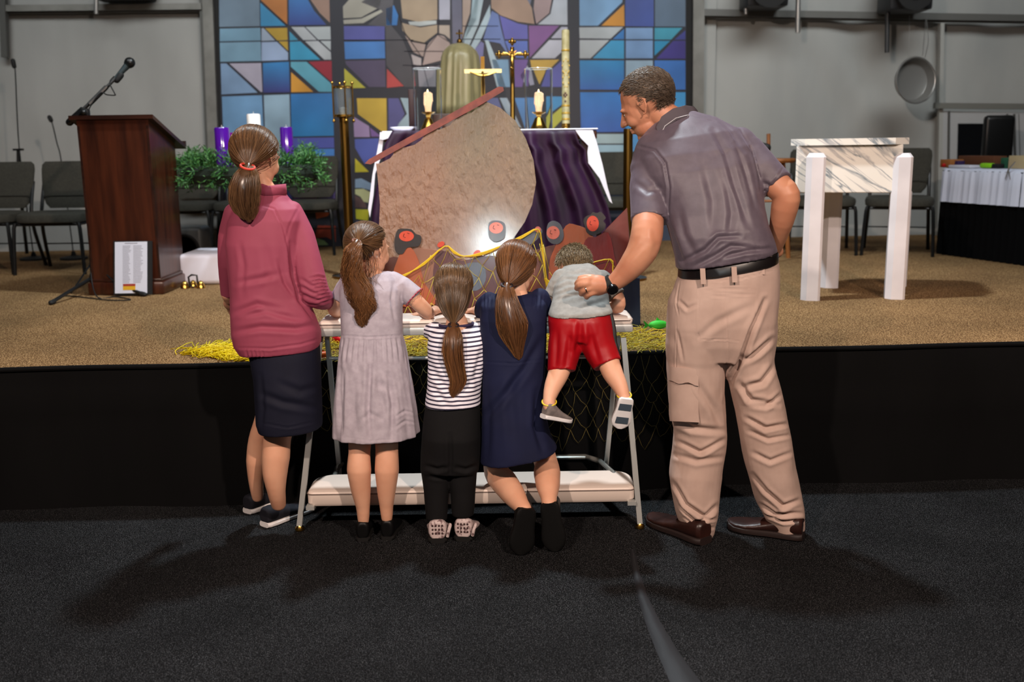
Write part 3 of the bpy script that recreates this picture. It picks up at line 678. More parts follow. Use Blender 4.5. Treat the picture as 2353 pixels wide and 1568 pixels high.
def small_cross():
    Y = AY+.60; t = thing('altar_cross', (P(1110, 290, Y).x, Y, azt+.007), 'slim cross with a pale wide crossbar behind the boat spar', 'cross')
    m = MB(); m.box((P(1110, 200, Y).x, Y, (P(1110, 130, Y).z+azt)/2), (.024, .016, P(1110, 130, Y).z-azt)); mk('upright', m, dbrass, t, smooth=False)
    m = MB(); a = P(1067, 162, Y-.012); b = P(1153, 165, Y-.012); m.box((a+b)/2, ((b-a).length, .012, .024)); mk('crossbar', m, mat('pale_gold', (240, 214, 150), .3, .6), t, smooth=False)
    m = MB(); m.tube([P(1080, 166, Y-.02), P(1098, 172, Y-.03), P(1110, 174, Y-.03), P(1122, 172, Y-.03), P(1140, 166, Y-.02)], [.004, .006, .007, .006, .004], 8, smooth=3)
    m.limb([(P(1110, 172, Y-.03), .008), (P(1110, 188, Y-.03), .009), (P(1110, 215, Y-.03), .005)], 8); m.ball(P(1109, 166, Y-.035), .008, n=8, m=6); mk('figure', m, dbrass, t)
    m = MB(); m.lathe([(.05, azt+.007), (.045, azt+.02), (.012, azt+.03)], (P(1110, 200, Y).x, Y, 0)); mk('base', m, dbrass, t)
small_cross()
def paschal():
    Y = AY+.52; c = P(1300, 200, Y); t = thing('paschal_candle', (c.x, Y, azt+.007), 'very tall decorated cream candle at the right end of the altar', 'candle')
    def z(y): return P(1300, y, Y).z
    r = 9*mpp(c)
    m = MB(); m.lathe([(r, z(290)), (r, z(72)), (r*.9, z(69)), (.003, z(67))], (c.x, Y, 0)); mk('candle_body', m, mat('old_wax', (160, 152, 116), .5, col2=(138, 128, 88), ns=30), t)
    m = MB()
    for y in (118, 245, 262, 276): m = MB(); m.lathe([(r+.0015, z(y)), (r+.003, z(y-2)), (r+.0015, z(y-4))], (c.x, Y, 0)); mk('gold_band', m, mat('ornament_gold', (168, 136, 52), .4, .4), t)
    m = MB()
    for k in range(9):
        a = k*.698; m.ball((c.x+r*math.sin(a)*.9, Y-r*.95, z(155)+.05*math.cos(a)), (.004, .003, .006), n=8, m=6)
        m.ball((c.x+r*math.sin(a)*.8, Y-r*.95, z(182)+.05*math.cos(a)), (.004, .003, .006), n=8, m=6)
    mk('gold_ornament', m, mat('ornament_gold', (168, 136, 52), .4, .4), t)
    m = MB()
    for x, y in ((1299, 214), (1299, 222), (1296, 218), (1302, 218), (1299, 233)): m.ball(P(x, y, Y-r), (.006, .003, .007), n=8, m=6)
    mk('wax_nails', m, mat('dark_red_wax', (70, 40, 30), .5), t)
    m = MB(); m.lathe([(.05, azt+.007), (.045, azt+.015), (.016, azt+.025), (r+.004, z(292)), (r+.004, z(284)), (r, z(284))], (c.x, Y, 0)); mk('holder', m, brass, t)
paschal()
def tabernacle():
    Y = 7.4; t = thing('veiled_tabernacle', (P(1055, 300, Y).x, Y, ZS), 'domed tabernacle under a pleated gold satin veil behind the altar', 'tabernacle')
    sat = mat('gold_satin', (150, 144, 108), .32, col2=(132, 126, 92), ns=6, sheen=.5, aniso=.4, stretch=(4, 4, .4))
    m = MB(); rings = []; N_ = 96
    for y, hw in ((262, 48), (240, 47.5), (200, 46), (160, 44.5), (130, 42), (118, 38), (108, 29), (102, 20), (99, 8)):
        c = P(1056, y, Y); s = mpp(c); R_ = hw*s; k = min(1, max(0, (y-105)/40))
        rings.append([(c.x+(R_+.010*k*math.sin(11*a+1.5*math.sin(3*a)+y*.004)+.005*k*math.sin(23*a))*math.cos(a), Y+(R_+.010*k*math.sin(11*a+1.5*math.sin(3*a)+y*.004))*math.sin(a), c.z) for a in [2*math.pi*j/N_ for j in range(N_)]])
    m.loft(rings); mk('veil', m, sat, t, angle=0)
    c = P(1056, 95, Y); m = MB(); m.ball(c, .02); m.tube([c, c+Vector((0, 0, .08))], .006, 8); m.tube([c+Vector((-.025, 0, .055)), c+Vector((.025, 0, .055))], .006, 8); mk('finial', m, dbrass, t)
    b = P(1056, 262, Y); m = MB(); m.rbox((b.x, Y, (ZS+b.z)/2), (.36, .36, b.z-ZS), .01, 2); mk('pedestal', m, wood, t)
tabernacle()
# book / dark candle and plate at the left of the altar
Y = AY+.5
m = MB(); c = P(947, 250, Y); m.rbox((c.x, Y, (P(947, 206, Y).z+azt)/2+.003), (13*mpp(c), .10, P(947, 206, Y).z-azt-.006), .004, 2)
o = mk('standing_book', m, mat('dark_maroon', (42, 14, 16), .5)); tag(o, 'narrow dark maroon book standing at the left end of the altar', 'book')
m = MB(); c = P(928, 297, AY+.25); m.lathe([(.03, azt+.007), (.05, azt+.012), (.075, azt+.03), (.074, azt+.034), (.045, azt+.018), (.0, azt+.016)], (P(925, 297, AY+.25).x, AY+.25, 0)); o = mk('white_dish', m, linen); tag(o, 'shallow white dish on the left corner of the altar', 'dish')

# processional lantern poles -----------------------------------------------
def torch(px, ytop, ybot, Y, lbl, lantern=True):
    b = P(px, ybot, Y); t = thing('processional_torch', (b.x, Y, ZS), lbl, 'torch', 'brass pole torches flanking the altar')
    zt = P(px-2, ytop, Y).z; s = mpp(b)
    m = MB(); m.tube([(b.x, Y, ZS+.02), (b.x, Y, zt)], 10.5*s, 20); mk('pole', m, dbrass, t)
    m = MB(); m.lathe([(.12, ZS), (.12, ZS+.015), (.05, ZS+.03), (.035, ZS+.06)], (b.x, Y, 0)); mk('base', m, dbrass, t)
    if lantern:
        c = Vector((b.x, Y, 0)); r = 20*s; z1 = zt+64*s
        m = MB(); m.lathe([(r*.5, zt-.01), (r*1.1, zt), (r*1.1, zt+.012), (r*.5, zt+.014)], c); m.lathe([(r*1.02, z1-.008), (r*1.1, z1), (r*1.02, z1+.006)], c, cap=False)
        for k in range(4):
            a = k*math.pi/2+.4; p = c+Vector((r*1.12*math.cos(a), r*1.12*math.sin(a), 0)); m.tube([p+Vector((0, 0, zt-.02)), p+Vector((0, 0, z1+.02))], .0045, 8)
            m.ball(p+Vector((0, 0, z1+.025)), .010, n=10, m=8); m.ball(p+Vector((0, 0, zt-.025)), .010, n=10, m=8)
        mk('lantern_frame', m, brass, t)
        m = MB(); m.lathe([(r*.9, zt+.014), (r*.95, z1), (r*.90, z1), (r*.85, zt+.016)], c, cap=False); mk('lantern_glass', m, mat('smoked_glass', (190, 195, 198), .06, trans=.9, ior=1.2), t)
        m = MB(); m.lathe([(.020, zt+.014), (.022, zt+.05), (.018, zt+.055), (.002, zt+.06)], c); mk('votive_candle', m, mat('wax_white', (238, 236, 230), .5), t)
torch(806, 268, 620, 6.3, 'brass lantern topped pole torch standing left of the altar')
torch(1441, 296, 620, 6.0, 'brass pole torch right of the altar, its top behind the bending man', False)

# advent wreath ---------------------------------------------------------
WYc = 6.25
def wreath():
    c = P(578, 388, WYc); t = thing('advent_wreath', (c.x, WYc, ZS), 'round evergreen advent wreath on a stand beside the lectern', 'wreath')
    sc = mpp(c); R_ = .36; rng = random.Random(5); gm = mat('evergreen', (30, 74, 34), .55, attr='Col', col2=(78, 130, 62), ramp=(0, 1))
    zc = P(578, 392, WYc).z
    m = MB()
    def needle(p, d, L_, w_, col):
        d = d.normalized(); s = d.cross(Vector((rng.uniform(-1, 1), rng.uniform(-1, 1), rng.uniform(-1, 1)))).normalized()*w_; n_ = d.cross(s).normalized()*w_*.35
        q = p+d*L_*.5
        m.add([p, q+s, p+d*L_, q-s, q+n_], [(0, 1, 4), (1, 2, 4), (2, 3, 4), (3, 0, 4)], 0, col)
    for k in range(620):
        a = rng.uniform(0, 2*math.pi); b = rng.uniform(-.9, math.pi+.9); rr = rng.uniform(.02, .07)
        out = Vector((math.cos(a), math.sin(a)*.9, 0)); base = Vector((c.x, WYc, zc))+out*R_+out*math.cos(b)*rr+Vector((0, 0, rr*math.sin(b)))
        d = (out*math.cos(b)*1.0+Vector((0, 0, math.sin(b)))+Vector((rng.uniform(-.6, .6), rng.uniform(-.6, .6), rng.uniform(-.45, .25)))).normalized()
        L_ = rng.uniform(.07, .125); col = rng.random()
        m.tube([base, base+d*L_], [.003, .001], 3, col=0)
        for j in range(9):
            f_ = j/9; s_ = 1 if j % 2 else -1; sd = d.cross(Vector((0, 0, 1))).normalized() if j % 4 < 2 else d.cross(Vector((0, 1, 0))).normalized()
            needle(base+d*L_*f_, d*.9+sd*s_*1.0+Vector((0, 0, .15)), .038*(1.15-.5*f_), .0042, min(1, max(0, col*.7+rng.uniform(0, .3))))
    mk('greenery', m, gm, t, angle=0, attr='Col')
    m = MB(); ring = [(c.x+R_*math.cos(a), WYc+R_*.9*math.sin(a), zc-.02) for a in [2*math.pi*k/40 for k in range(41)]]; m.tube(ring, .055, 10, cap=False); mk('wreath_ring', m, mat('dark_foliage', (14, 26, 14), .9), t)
    m = MB(); m.tube([(c.x, WYc, ZS+.2), (c.x, WYc, zc-.02)], .014, 10)
    for k in range(4):
        a = k*math.pi/2+.5; m.tube([(c.x, WYc, zc-.10), (c.x+R_*math.cos(a), WYc+R_*.9*math.sin(a), zc-.03)], .008, 8); m.tube([(c.x, WYc, ZS+.35), (c.x+.3*math.cos(a), WYc+.3*math.sin(a), ZS+.01)], .010, 8)
    mk('stand', m, mat('stand_metal', (150, 150, 145), .35, .7), t)
    return c, zc
wc, wz = wreath()
def pillar(px, ytop, ybot, wpx, Y, m_, lbl, glassy=False):
    c = P(px, ytop, Y); z0 = P(px, ybot, Y).z; r = wpx/2*mpp(c)
    m = MB(); m.lathe([(r, z0), (r, c.z-.008), (r*.9, c.z), (r*.3, c.z-.002), (.001, c.z-.002)], (c.x, Y, 0), 28); o = mk('pillar_candle', m, m_); tag(o, lbl, 'candle', 'advent wreath candles')
    m = MB(); m.tube([(c.x, Y, c.z-.004), (c.x+.001, Y, c.z+.014)], .0016, 6); mk('wick', m, mat('wick', (200, 196, 186), .8), o)
purp = mat('purple_glass', (66, 16, 132), .12, coat=.6, col2=(84, 20, 140), ns=3); purm = mat('magenta_glass', (108, 14, 120), .12, coat=.6)
pillar(509, 293, 385, 35, WYc-.22, purp, 'purple candle in front at the left end of the wreath')
pillar(521, 305, 385, 34, WYc+.10, purm, 'magenta candle peeking out behind the left purple candle')
pillar(657, 292, 385, 29, WYc+.12, purp, 'purple candle at the right end of the wreath')
pillar(582, 262, 385, 31, WYc, mat('white_wax', (240, 236, 232), .45, sss=.1), 'white pillar candle standing in the centre of the wreath')

# white low box, monitor speaker, bells
b = PZ(470, 655, ZS)
m = MB(); x0 = P(425, 655, b.y+.1).x; x1 = P(640, 655, b.y).x; h = P(470, 584, b.y).z-ZS; m.rbox(((x0+x1)/2, b.y+.2, ZS+h/2), (x1-x0, .4, h), .03, 4)
o = mk('white_covered_bench', m, linen); tag(o, 'low white cloth covered bench between the lectern and the pink jacket', 'bench')
c = PZ(415, 600, ZS); Ym = 6.7; c = P(420, 560, Ym)
t = thing('floor_speaker', (c.x, Ym+.1, ZS), 'grey rimmed black loudspeaker on the stage floor under the chairs', 'loudspeaker')
m = MB(); m.rbox((c.x, Ym+.12, ZS+.15), (.26, .22, .30), .03, 3); mk('cabinet', m, mat('speaker_grey', (64, 66, 66), .5), t)
m = MB(); m.lathe([(.11, 0), (.10, .012), (.095, .002), (.02, -.02), (.001, -.01)], (c.x, Ym+.01, ZS+.15), R=Rx(math.pi/2)); mk('cone', m, blk, t)
Yb = b.y-.14
t = thing('altar_bells', (P(445, 665, Yb).x, Yb, ZS), 'set of small brass altar bells with a black handle on the carpet', 'bells')
for x in (425, 441, 462):
    c = P(x, 660, Yb); m = MB(); m.lathe([(.026, ZS+.002), (.024, ZS+.012), (.018, ZS+.03), (.010, ZS+.042), (.001, ZS+.046)], (c.x, Yb+(.03 if x == 441 else 0), 0), 20); mk('bell', m, brass, t)
m = MB(); q = [P(x, y, Yb) for x, y in ((436, 657), (433, 637), (440, 632), (452, 633), (455, 657))]; m.tube(q, .006, 8); m.tube([P(426, 655, Yb), P(441, 660, Yb), P(462, 655, Yb)], .004, 6); mk('handle', m, blks, t)

# marble ambo ------------------------------------------------------------
def marble(name, base):
    m, N, L, b = mnodes(name, .22); tc = N.new('ShaderNodeTexCoord'); mp = N.new('ShaderNodeMapping'); mp.inputs['Rotation'].default_value = (0, math.radians(-38), 0); L.new(tc.outputs['Object'], mp.inputs[0])
    mp.inputs['Scale'].default_value = (1, 1, 1)
    def veins(sc, dist, lo, hi, stx, zz):
        mq = N.new('ShaderNodeMapping'); mq.inputs['Scale'].default_value = (stx, 1.5, sc); mq.inputs['Location'].default_value = (0, 0, zz); L.new(mp.outputs[0], mq.inputs[0])
        n_ = N.new('ShaderNodeTexNoise'); n_.inputs['Scale'].default_value = 1; n_.inputs['Detail'].default_value = 6; n_.inputs['Distortion'].default_value = dist; L.new(mq.outputs[0], n_.inputs['Vector'])
        s_ = N.new('ShaderNodeMath'); s_.operation = 'SUBTRACT'; s_.inputs[1].default_value = .5; L.new(n_.outputs['Fac'], s_.inputs[0]); a_ = N.new('ShaderNodeMath'); a_.operation = 'ABSOLUTE'; L.new(s_.outputs[0], a_.inputs[0])
        mr = N.new('ShaderNodeMapRange'); mr.inputs[1].default_value = lo; mr.inputs[2].default_value = hi; L.new(a_.outputs[0], mr.inputs[0]); return mr
    v1 = veins(7, .5, .0, .02, 1.0, .3); v2 = veins(18, .6, 0, .03, 1.4, 2.1)
    m1 = N.new('ShaderNodeMix'); m1.data_type = 'RGBA'; m1.inputs[6].default_value = lin((120, 130, 138))+(1,); m1.inputs[7].default_value = lin(base)+(1,); L.new(v1.outputs[0], m1.inputs[0])
    m3 = N.new('ShaderNodeMix'); m3.data_type = 'RGBA'; m3.inputs[6].default_value = lin((176, 176, 176))+(1,); L.new(v2.outputs[0], m3.inputs[0]); L.new(m1.outputs[2], m3.inputs[7]); L.new(m3.outputs[2], b.inputs['Base Color']); return m
marb = marble('veined_marble', (226, 222, 214)); marp = mat('plain_marble', (222, 218, 222), .25, col2=(208, 204, 208), ns=5)
def ambo():
    b1 = PZ(1865, 687, ZS); b2 = PZ(2058, 687, ZS); Y = (b1.y+b2.y)/2; cx = (b1.x+b2.x)/2; D = .40
    t = thing('marble_font', (cx, Y+D/2, ZS), 'white veined marble box on four chamfered marble legs, right of the man', 'marble stand')
    s = mpp(P(1960, 500, Y)); w_ = (P(2052, 400, Y+.05).x-P(1834, 400, Y+.05).x); xc = (P(2052, 400, Y+.05).x+P(1834, 400, Y+.05).x)/2
    z0 = P(1960, 443, Y+.05).z; z1 = P(1960, 333, Y+.05).z; zt = P(1960, 318, Y).z
    phi = math.radians(-16); RR = Rz(phi); fc = Vector((xc+.012, Y+.05, 0)); bc = fc+RR @ Vector((0, D/2, 0))
    m = MB(); m.rbox((bc.x, bc.y, (z0+z1)/2), (w_+.03, D, z1-z0), .004, 1, R=RR); mk('box', m, marb, t)
    m = MB(); q = w_/2+.045; e = D/2+.03; k = .07
    m.prism([Vector((bc.x, bc.y, z1))+RR @ Vector((x_, y_, 0)) for x_, y_ in ((-q, -e+k), (-q+k, -e), (q-k, -e), (q, -e+k), (q, e-k), (q-k, e), (-q+k, e), (-q, e-k))], (0, 0, zt-z1)); mk('top_slab', m, marb, t, smooth=False)
    lw = 43*s
    for x, y, ztop in ((P(1865, 600, Y).x, Y, P(1865, 352, Y).z), (P(2062, 560, Y).x, Y, P(2062, 352, Y).z), (P(1925, 600, Y+.30).x, Y+D+.03, z0), (P(2066, 560, Y+.45).x, Y+D+.05, z0)):
        h_ = lw/2; m = MB(); cch = h_*.6
        def oct_(hh, z, tw): 
            return [Vector((x, y, z))+RR @ Vector((a_, b_, 0)) for a_, b_ in ((-hh, -hh+cch*tw), (-hh+cch*tw, -hh), (hh-cch*.4, -hh), (hh, -hh+cch*.4), (hh, hh), (-hh, hh))]
        m.loft([oct_(h_, ZS, 1), oct_(h_, ztop-.02, 1), oct_(h_-.014, ztop, 1)]); mk('leg', m, marp, t, smooth=False)
ambo()

# table at the right ---------------------------------------------------------
def side_table():
    a = PZ(2157, 584, ZS); b = PZ(2353, 611, ZS); d = (b-a).normalized(); a2 = a; b2 = a+d*(b-a).length*1.9
    zt = P(2165, 388, a.y).z; n_ = Vector((d.y, -d.x, 0)); n_ = n_ if n_.y > 0 else -n_
    if n_.y < 0: n_ = -n_
    t = thing('side_table', ((a+b)/2).to_tuple()[:2]+(ZS,), 'long table at the right with black skirt and white top cloth', 'table')
    c = [a2, b2, b2+n_*.7, a2+n_*.7]
    m = MB(); vs = []; fs = []; per = []
    L_ = (b2-a2).length
    for i in range(120): per.append((a2+d*L_*i/120, -n_, i))
    for i in range(41): per.append((b2+n_*.7*i/40, d, i+120))
    path = [a2+n_*.7*(1-i/40) for i in range(40)]; seq = [(p, -d) for p in path]+[(p, nn) for p, nn, _ in per]
    rows = ((ZS+.005, 1.0), (ZS+.2, .8), (zt-.22, .5), (zt-.01, .2))
    for z, k in rows:
        for i, (p, nn) in enumerate(seq): vs.append(tuple(Vector((p.x, p.y, z))+nn*(.012+.014*k*math.sin(i*1.3))))
    n2 = len(seq)
    for r in range(len(rows)-1):
        for i in range(n2-1): q = r*n2+i; fs.append((q, q+1, q+1+n2, q+n2))
    m.add(vs, fs); mk('black_skirt', m, mat('black_cloth', (4, 4, 5), .9, spec=.1), t, angle=0)
    m = MB(); m.prism([Vector((p.x, p.y, zt-.02)) for p in c], (0, 0, .02)); mk('tabletop', m, wood, t, smooth=False)
    m = MB(); vs = []; fs = []; rows = ((zt+.004, 0, -.05), (zt+.004, 0, 0), (zt-.02, .4, .02), (zt-.12, .8, .024), (P(2200, 462, a.y).z, 1, .028))
    for z, k, off in rows:
        for i, (p, nn) in enumerate(seq): vs.append(tuple(Vector((p.x, p.y, z))+nn*(off+.010*k*math.sin(i*.9+math.sin(i*.31)*2)+.004*k*math.sin(i*2.1))))
    for r in range(len(rows)-1):
        for i in range(n2-1): q = r*n2+i; fs.append((q, q+1, q+1+n2, q+n2))
    m.add(vs, fs); m.prism([Vector((p.x, p.y, zt+.001)) for p in c], (0, 0, .004)); mk('white_cloth', m, mat('table_linen', (200, 206, 224), .7), t, angle=0)
    return a, d, n_, zt
ta, td, tn, tz = side_table(); tz += .006
def on_table(name, px, depth, size, m_, lbl, cat, rot=0, rb=.003):
    # point along the table edge that projects at px
    best = min((abs(proj([list(ta+td*s+tn*depth+Vector((0, 0, tz-ZS)))])[0][0]-px), s) for s in np.linspace(-.1, 2.2, 400))
    p = ta+td*best[1]+tn*depth; m = MB(); m.rbox((p.x, p.y, tz+size[2]/2), size, rb, 2, R=Rz(math.atan2(td.y, td.x)+rot)); o = mk(name, m, m_); return tag(o, lbl, cat)
on_table('cardboard_box', 2178, .15, (.10, .12, .055), mat('cardboard', (150, 96, 48), .8), 'small orange brown box at the left corner of the side table', 'box')
on_table('wooden_tray', 2232, .42, (.34, .12, .075), mat('brown_board', (96, 58, 34), .8), 'long brown flat box lying at the back of the side table', 'box')
on_table('paper_stack', 2222, .12, (.20, .14, .018), mat('paper_white', (205, 208, 222), .5), 'loose white papers near the left end of the side table', 'papers')
on_table('lime_pouch', 2270, .12, (.10, .06, .035), mat('lime_plastic', (130, 200, 20), .45), 'bright lime green pouch on the side table', 'pouch', rb=.015)
on_table('purple_box', 2203, .16, (.05, .06, .045), mat('deep_purple', (46, 28, 76), .6), 'little dark purple box between cardboard box and papers', 'box')
on_table('green_box', 2316, .2, (.06, .08, .07), mat('green_card', (30, 84, 60), .6), 'small dark green box beside the cream box on the side table', 'box')
on_table('cream_box', 2356, .22, (.16, .14, .085), mat('cream_card', (176, 160, 124), .7), 'cream box at the right edge of the photo on the side table', 'box')
on_table('red_ball', 2168, .06, (.028, .028, .03), mat('red_plastic', (170, 24, 24), .4), 'small red knob at the left corner of the side table', 'ornament', rb=.013)
on_table('black_case', 2292, .14, (.08, .07, .03), blk, 'small black case right of the lime green pouch', 'case', rb=.008)
p = ta+td*.60-tn*.03; m = MB()
for k in (-1, 1): m.tube([p+td*.05+Vector((0, 0, tz-ZS+.05)), p+td*.0*k+Vector((0, 0, tz-ZS)), p-td*.02*k+Vector((0, 0, tz-ZS-.06))], [.004, .005, .003], 6)
o = mk('scissors', m, steel); tag(o, 'steel scissors hanging over the front edge of the side table', 'scissors')

# office chair behind the side table
c = P(2292, 330, 7.95); t = thing('black_chair', (c.x, 7.95, ZS), 'black high backed chair behind the side table before the door', 'chair')
m = MB(); m.rbox((c.x, 7.95, ZS+.80), (.24, .07, .36), .05, 4); mk('backrest', m, blks, t)
m = MB(); m.rbox((c.x, 7.75, ZS+.45), (.40, .40, .07), .03, 3); mk('seat', m, blks, t)
m = MB(); m.tube([(c.x, 7.97, ZS+.68), (c.x, 7.90, ZS+.43)], .02, 8); m.tube([(c.x, 7.75, ZS+.43), (c.x, 7.75, ZS+.03)], .025, 10)
for k in range(5): m.tube([(c.x, 7.75, ZS+.06), (c.x+.24*math.cos(k*1.257), 7.75+.24*math.sin(k*1.257), ZS+.02)], .014, 8)
mk('base', m, blks, t)

# hanging round pan -----------------------------------------------------------
Yp = WY-.30; c = P(2097, 186, Yp); s = mpp(c)
t = thing('hanging_round_pan', (c.x, Yp, c.z), 'round steel pan hanging on wires from the rail at the right', 'pan')
R_ = Rz(math.radians(14)) @ Rx(math.radians(90-4)); rr = 51*s
m = MB(); m.lathe([(rr*.80, -.03), (rr*.84, -.025), (rr*.97, .035), (rr*1.02, .037), (rr*1.02, .043), (rr*.95, .041), (rr*.82, -.018), (rr*.78, -.022), (.001, -.022)], c, 56, R=R_); mk('bowl', m, mat('dull_steel', (128, 128, 126), .42, .35), t)
m = MB(); m.tube([c+(R_ @ Vector((rr*1.0*math.cos(a), rr*1.0*math.sin(a), .04))) for a in [2*math.pi*k/50 for k in range(51)]], .007, 8, cap=False); mk('rim', m, steel, t)
m = MB(); top = P(2128, 36, WY-.09); m.tube([top, P(2130, 60, Yp)], .003, 6); m.tube([top, P(2120, 128, Yp)], .003, 6); m.tube([P(2130, 60, Yp), P(2134, 95, Yp), P(2125, 135, Yp)], .003, 6); m.tube([P(2090, 36, WY-.09), P(2090, 60, Yp), P(2088, 132, Yp)], .002, 6); mk('hanging_wire', m, steel, t)
# loudspeakers above the rail -------------------------------------------------
def spk(px, py, rpx, wpx, lbl):
    Y = WY-.35; c = P(px, py, Y); s = mpp(c); t = thing('ceiling_loudspeaker', (c.x, Y+.15, c.z), lbl, 'loudspeaker', 'black round loudspeakers above the rail')
    m = MB(); m.lathe([(rpx*s, .02), (rpx*s, -.02), (rpx*s*.9, -.03), (rpx*s*.7, .0), (rpx*s*.25, .05), (.001, .04)], c, 36, R=Rx(math.pi/2)); mk('cone', m, blk, t)
    m = MB(); m.rbox(c+Vector((0, .2, 0)), (wpx*s, .3, wpx*s*.8), .02, 2); mk('cabinet', m, mat('charcoal', (34, 35, 38), .5), t)
spk(1770, -28, 44, 96, 'round black loudspeaker above the rail, nearer the banner'); spk(2103, -22, 44, 100, 'round black loudspeaker above the rail, nearer the hanging pan')
m = MB(); a = P(226, -10, WY-.2); b = P(350, -10, WY-.2); m.rbox((a+b)/2, ((b-a).length, .2, 22*mpp(a)), .01, 2); o = mk('black_light_bar', m, blk); tag(o, 'black light bar at the top edge above the lectern', 'light bar')

# black mic on stand and wooden stool hidden behind the man ---------------------
Y = 6.55; c = P(1750, 336, Y); t = thing('straight_microphone_stand', (c.x, Y, ZS), 'black microphone on a straight stand peeking over the man\'s shoulder', 'microphone stand')
m = MB(); m.tube([(c.x, Y, ZS+.01), (c.x, Y, c.z)], .010, 8); mk('pole', m, blks, t)
m = MB(); m.limb([(c-Vector((.02, 0, 0)), .030), (c+Vector((.02, -.05, -.01)), .028)], 12); mk('microphone', m, blk, t)
m = MB(); m.lathe([(.13, ZS), (.13, ZS+.015), (.02, ZS+.03)], (c.x, Y, 0)); mk('base', m, blk, t)
Y = 7.0; t = thing('wooden_stool', (P(1785, 595, Y).x, Y+.1, ZS), 'tall light wood stool mostly hidden behind the man', 'stool')
oak = mat('oak_wood', (150, 92, 44), .45, col2=(120, 72, 32), ns=8, stretch=(4, 4, .6)); bx = P(1785, 595, Y).x
for sx, sy in ((-.12, -.12), (.075, -.12), (-.12, .12), (.09, .12)):
    m = MB(); m.tube([(bx+sx, Y+.1+sy, ZS), (bx+sx*.7-.03, Y+.1+sy*.7, ZS+.66)], .016, 10); mk('leg', m, oak, t)
m = MB(); m.lathe([(.15, ZS+.66), (.16, ZS+.675), (.155, ZS+.69), (.001, ZS+.69)], (bx-.03, Y+.1, 0)); mk('seat', m, oak, t)
m = MB()
for z in (.22, .4): m.tube([(bx-.11, Y-.01, ZS+z), (bx+.07, Y-.01, ZS+z)], .009, 8)
mk('rung', m, oak, t)
c = P(1762, 470, Y+.25); m = MB(); m.tube([(c.x, c.y, ZS+.66), (c.x, c.y+.02, ZS+.86)], .014, 8); mk('back_post', m, oak, t)

# things by the floor ----------------------------------------------------------
m = MB(); pts = [(1453, 1262, 7), (1457, 1290, 9), (1464, 1325, 11), (1476, 1370, 15), (1500, 1430, 22), (1535, 1500, 32), (1575, 1568, 44), (1625, 1650, 54)]
L1 = []; 
for x, y, h in pts: L1.append((PZ(x-h*.8, y, 0), PZ(x-h*.3, y, .007), PZ(x+h*.3, y, .007), PZ(x+h*.8, y, 0)))
vs = [tuple(p) for r in L1 for p in r]; fs = []
for i in range(len(L1)-1):
    for j in range(3): a = i*4+j; fs.append((a, a+1, a+5, a+4))
m.add(vs, fs); o = mk('cable_cover', m, mat('rubber_slate', (26, 27, 32), .6, col2=(19, 20, 24), ns=9, bump=.3, bs=14, bdist=.01, stretch=(1, .3, 1)), angle=0)
tag(o, 'flat dark rubber cable cover curving across the black floor', 'cable cover')
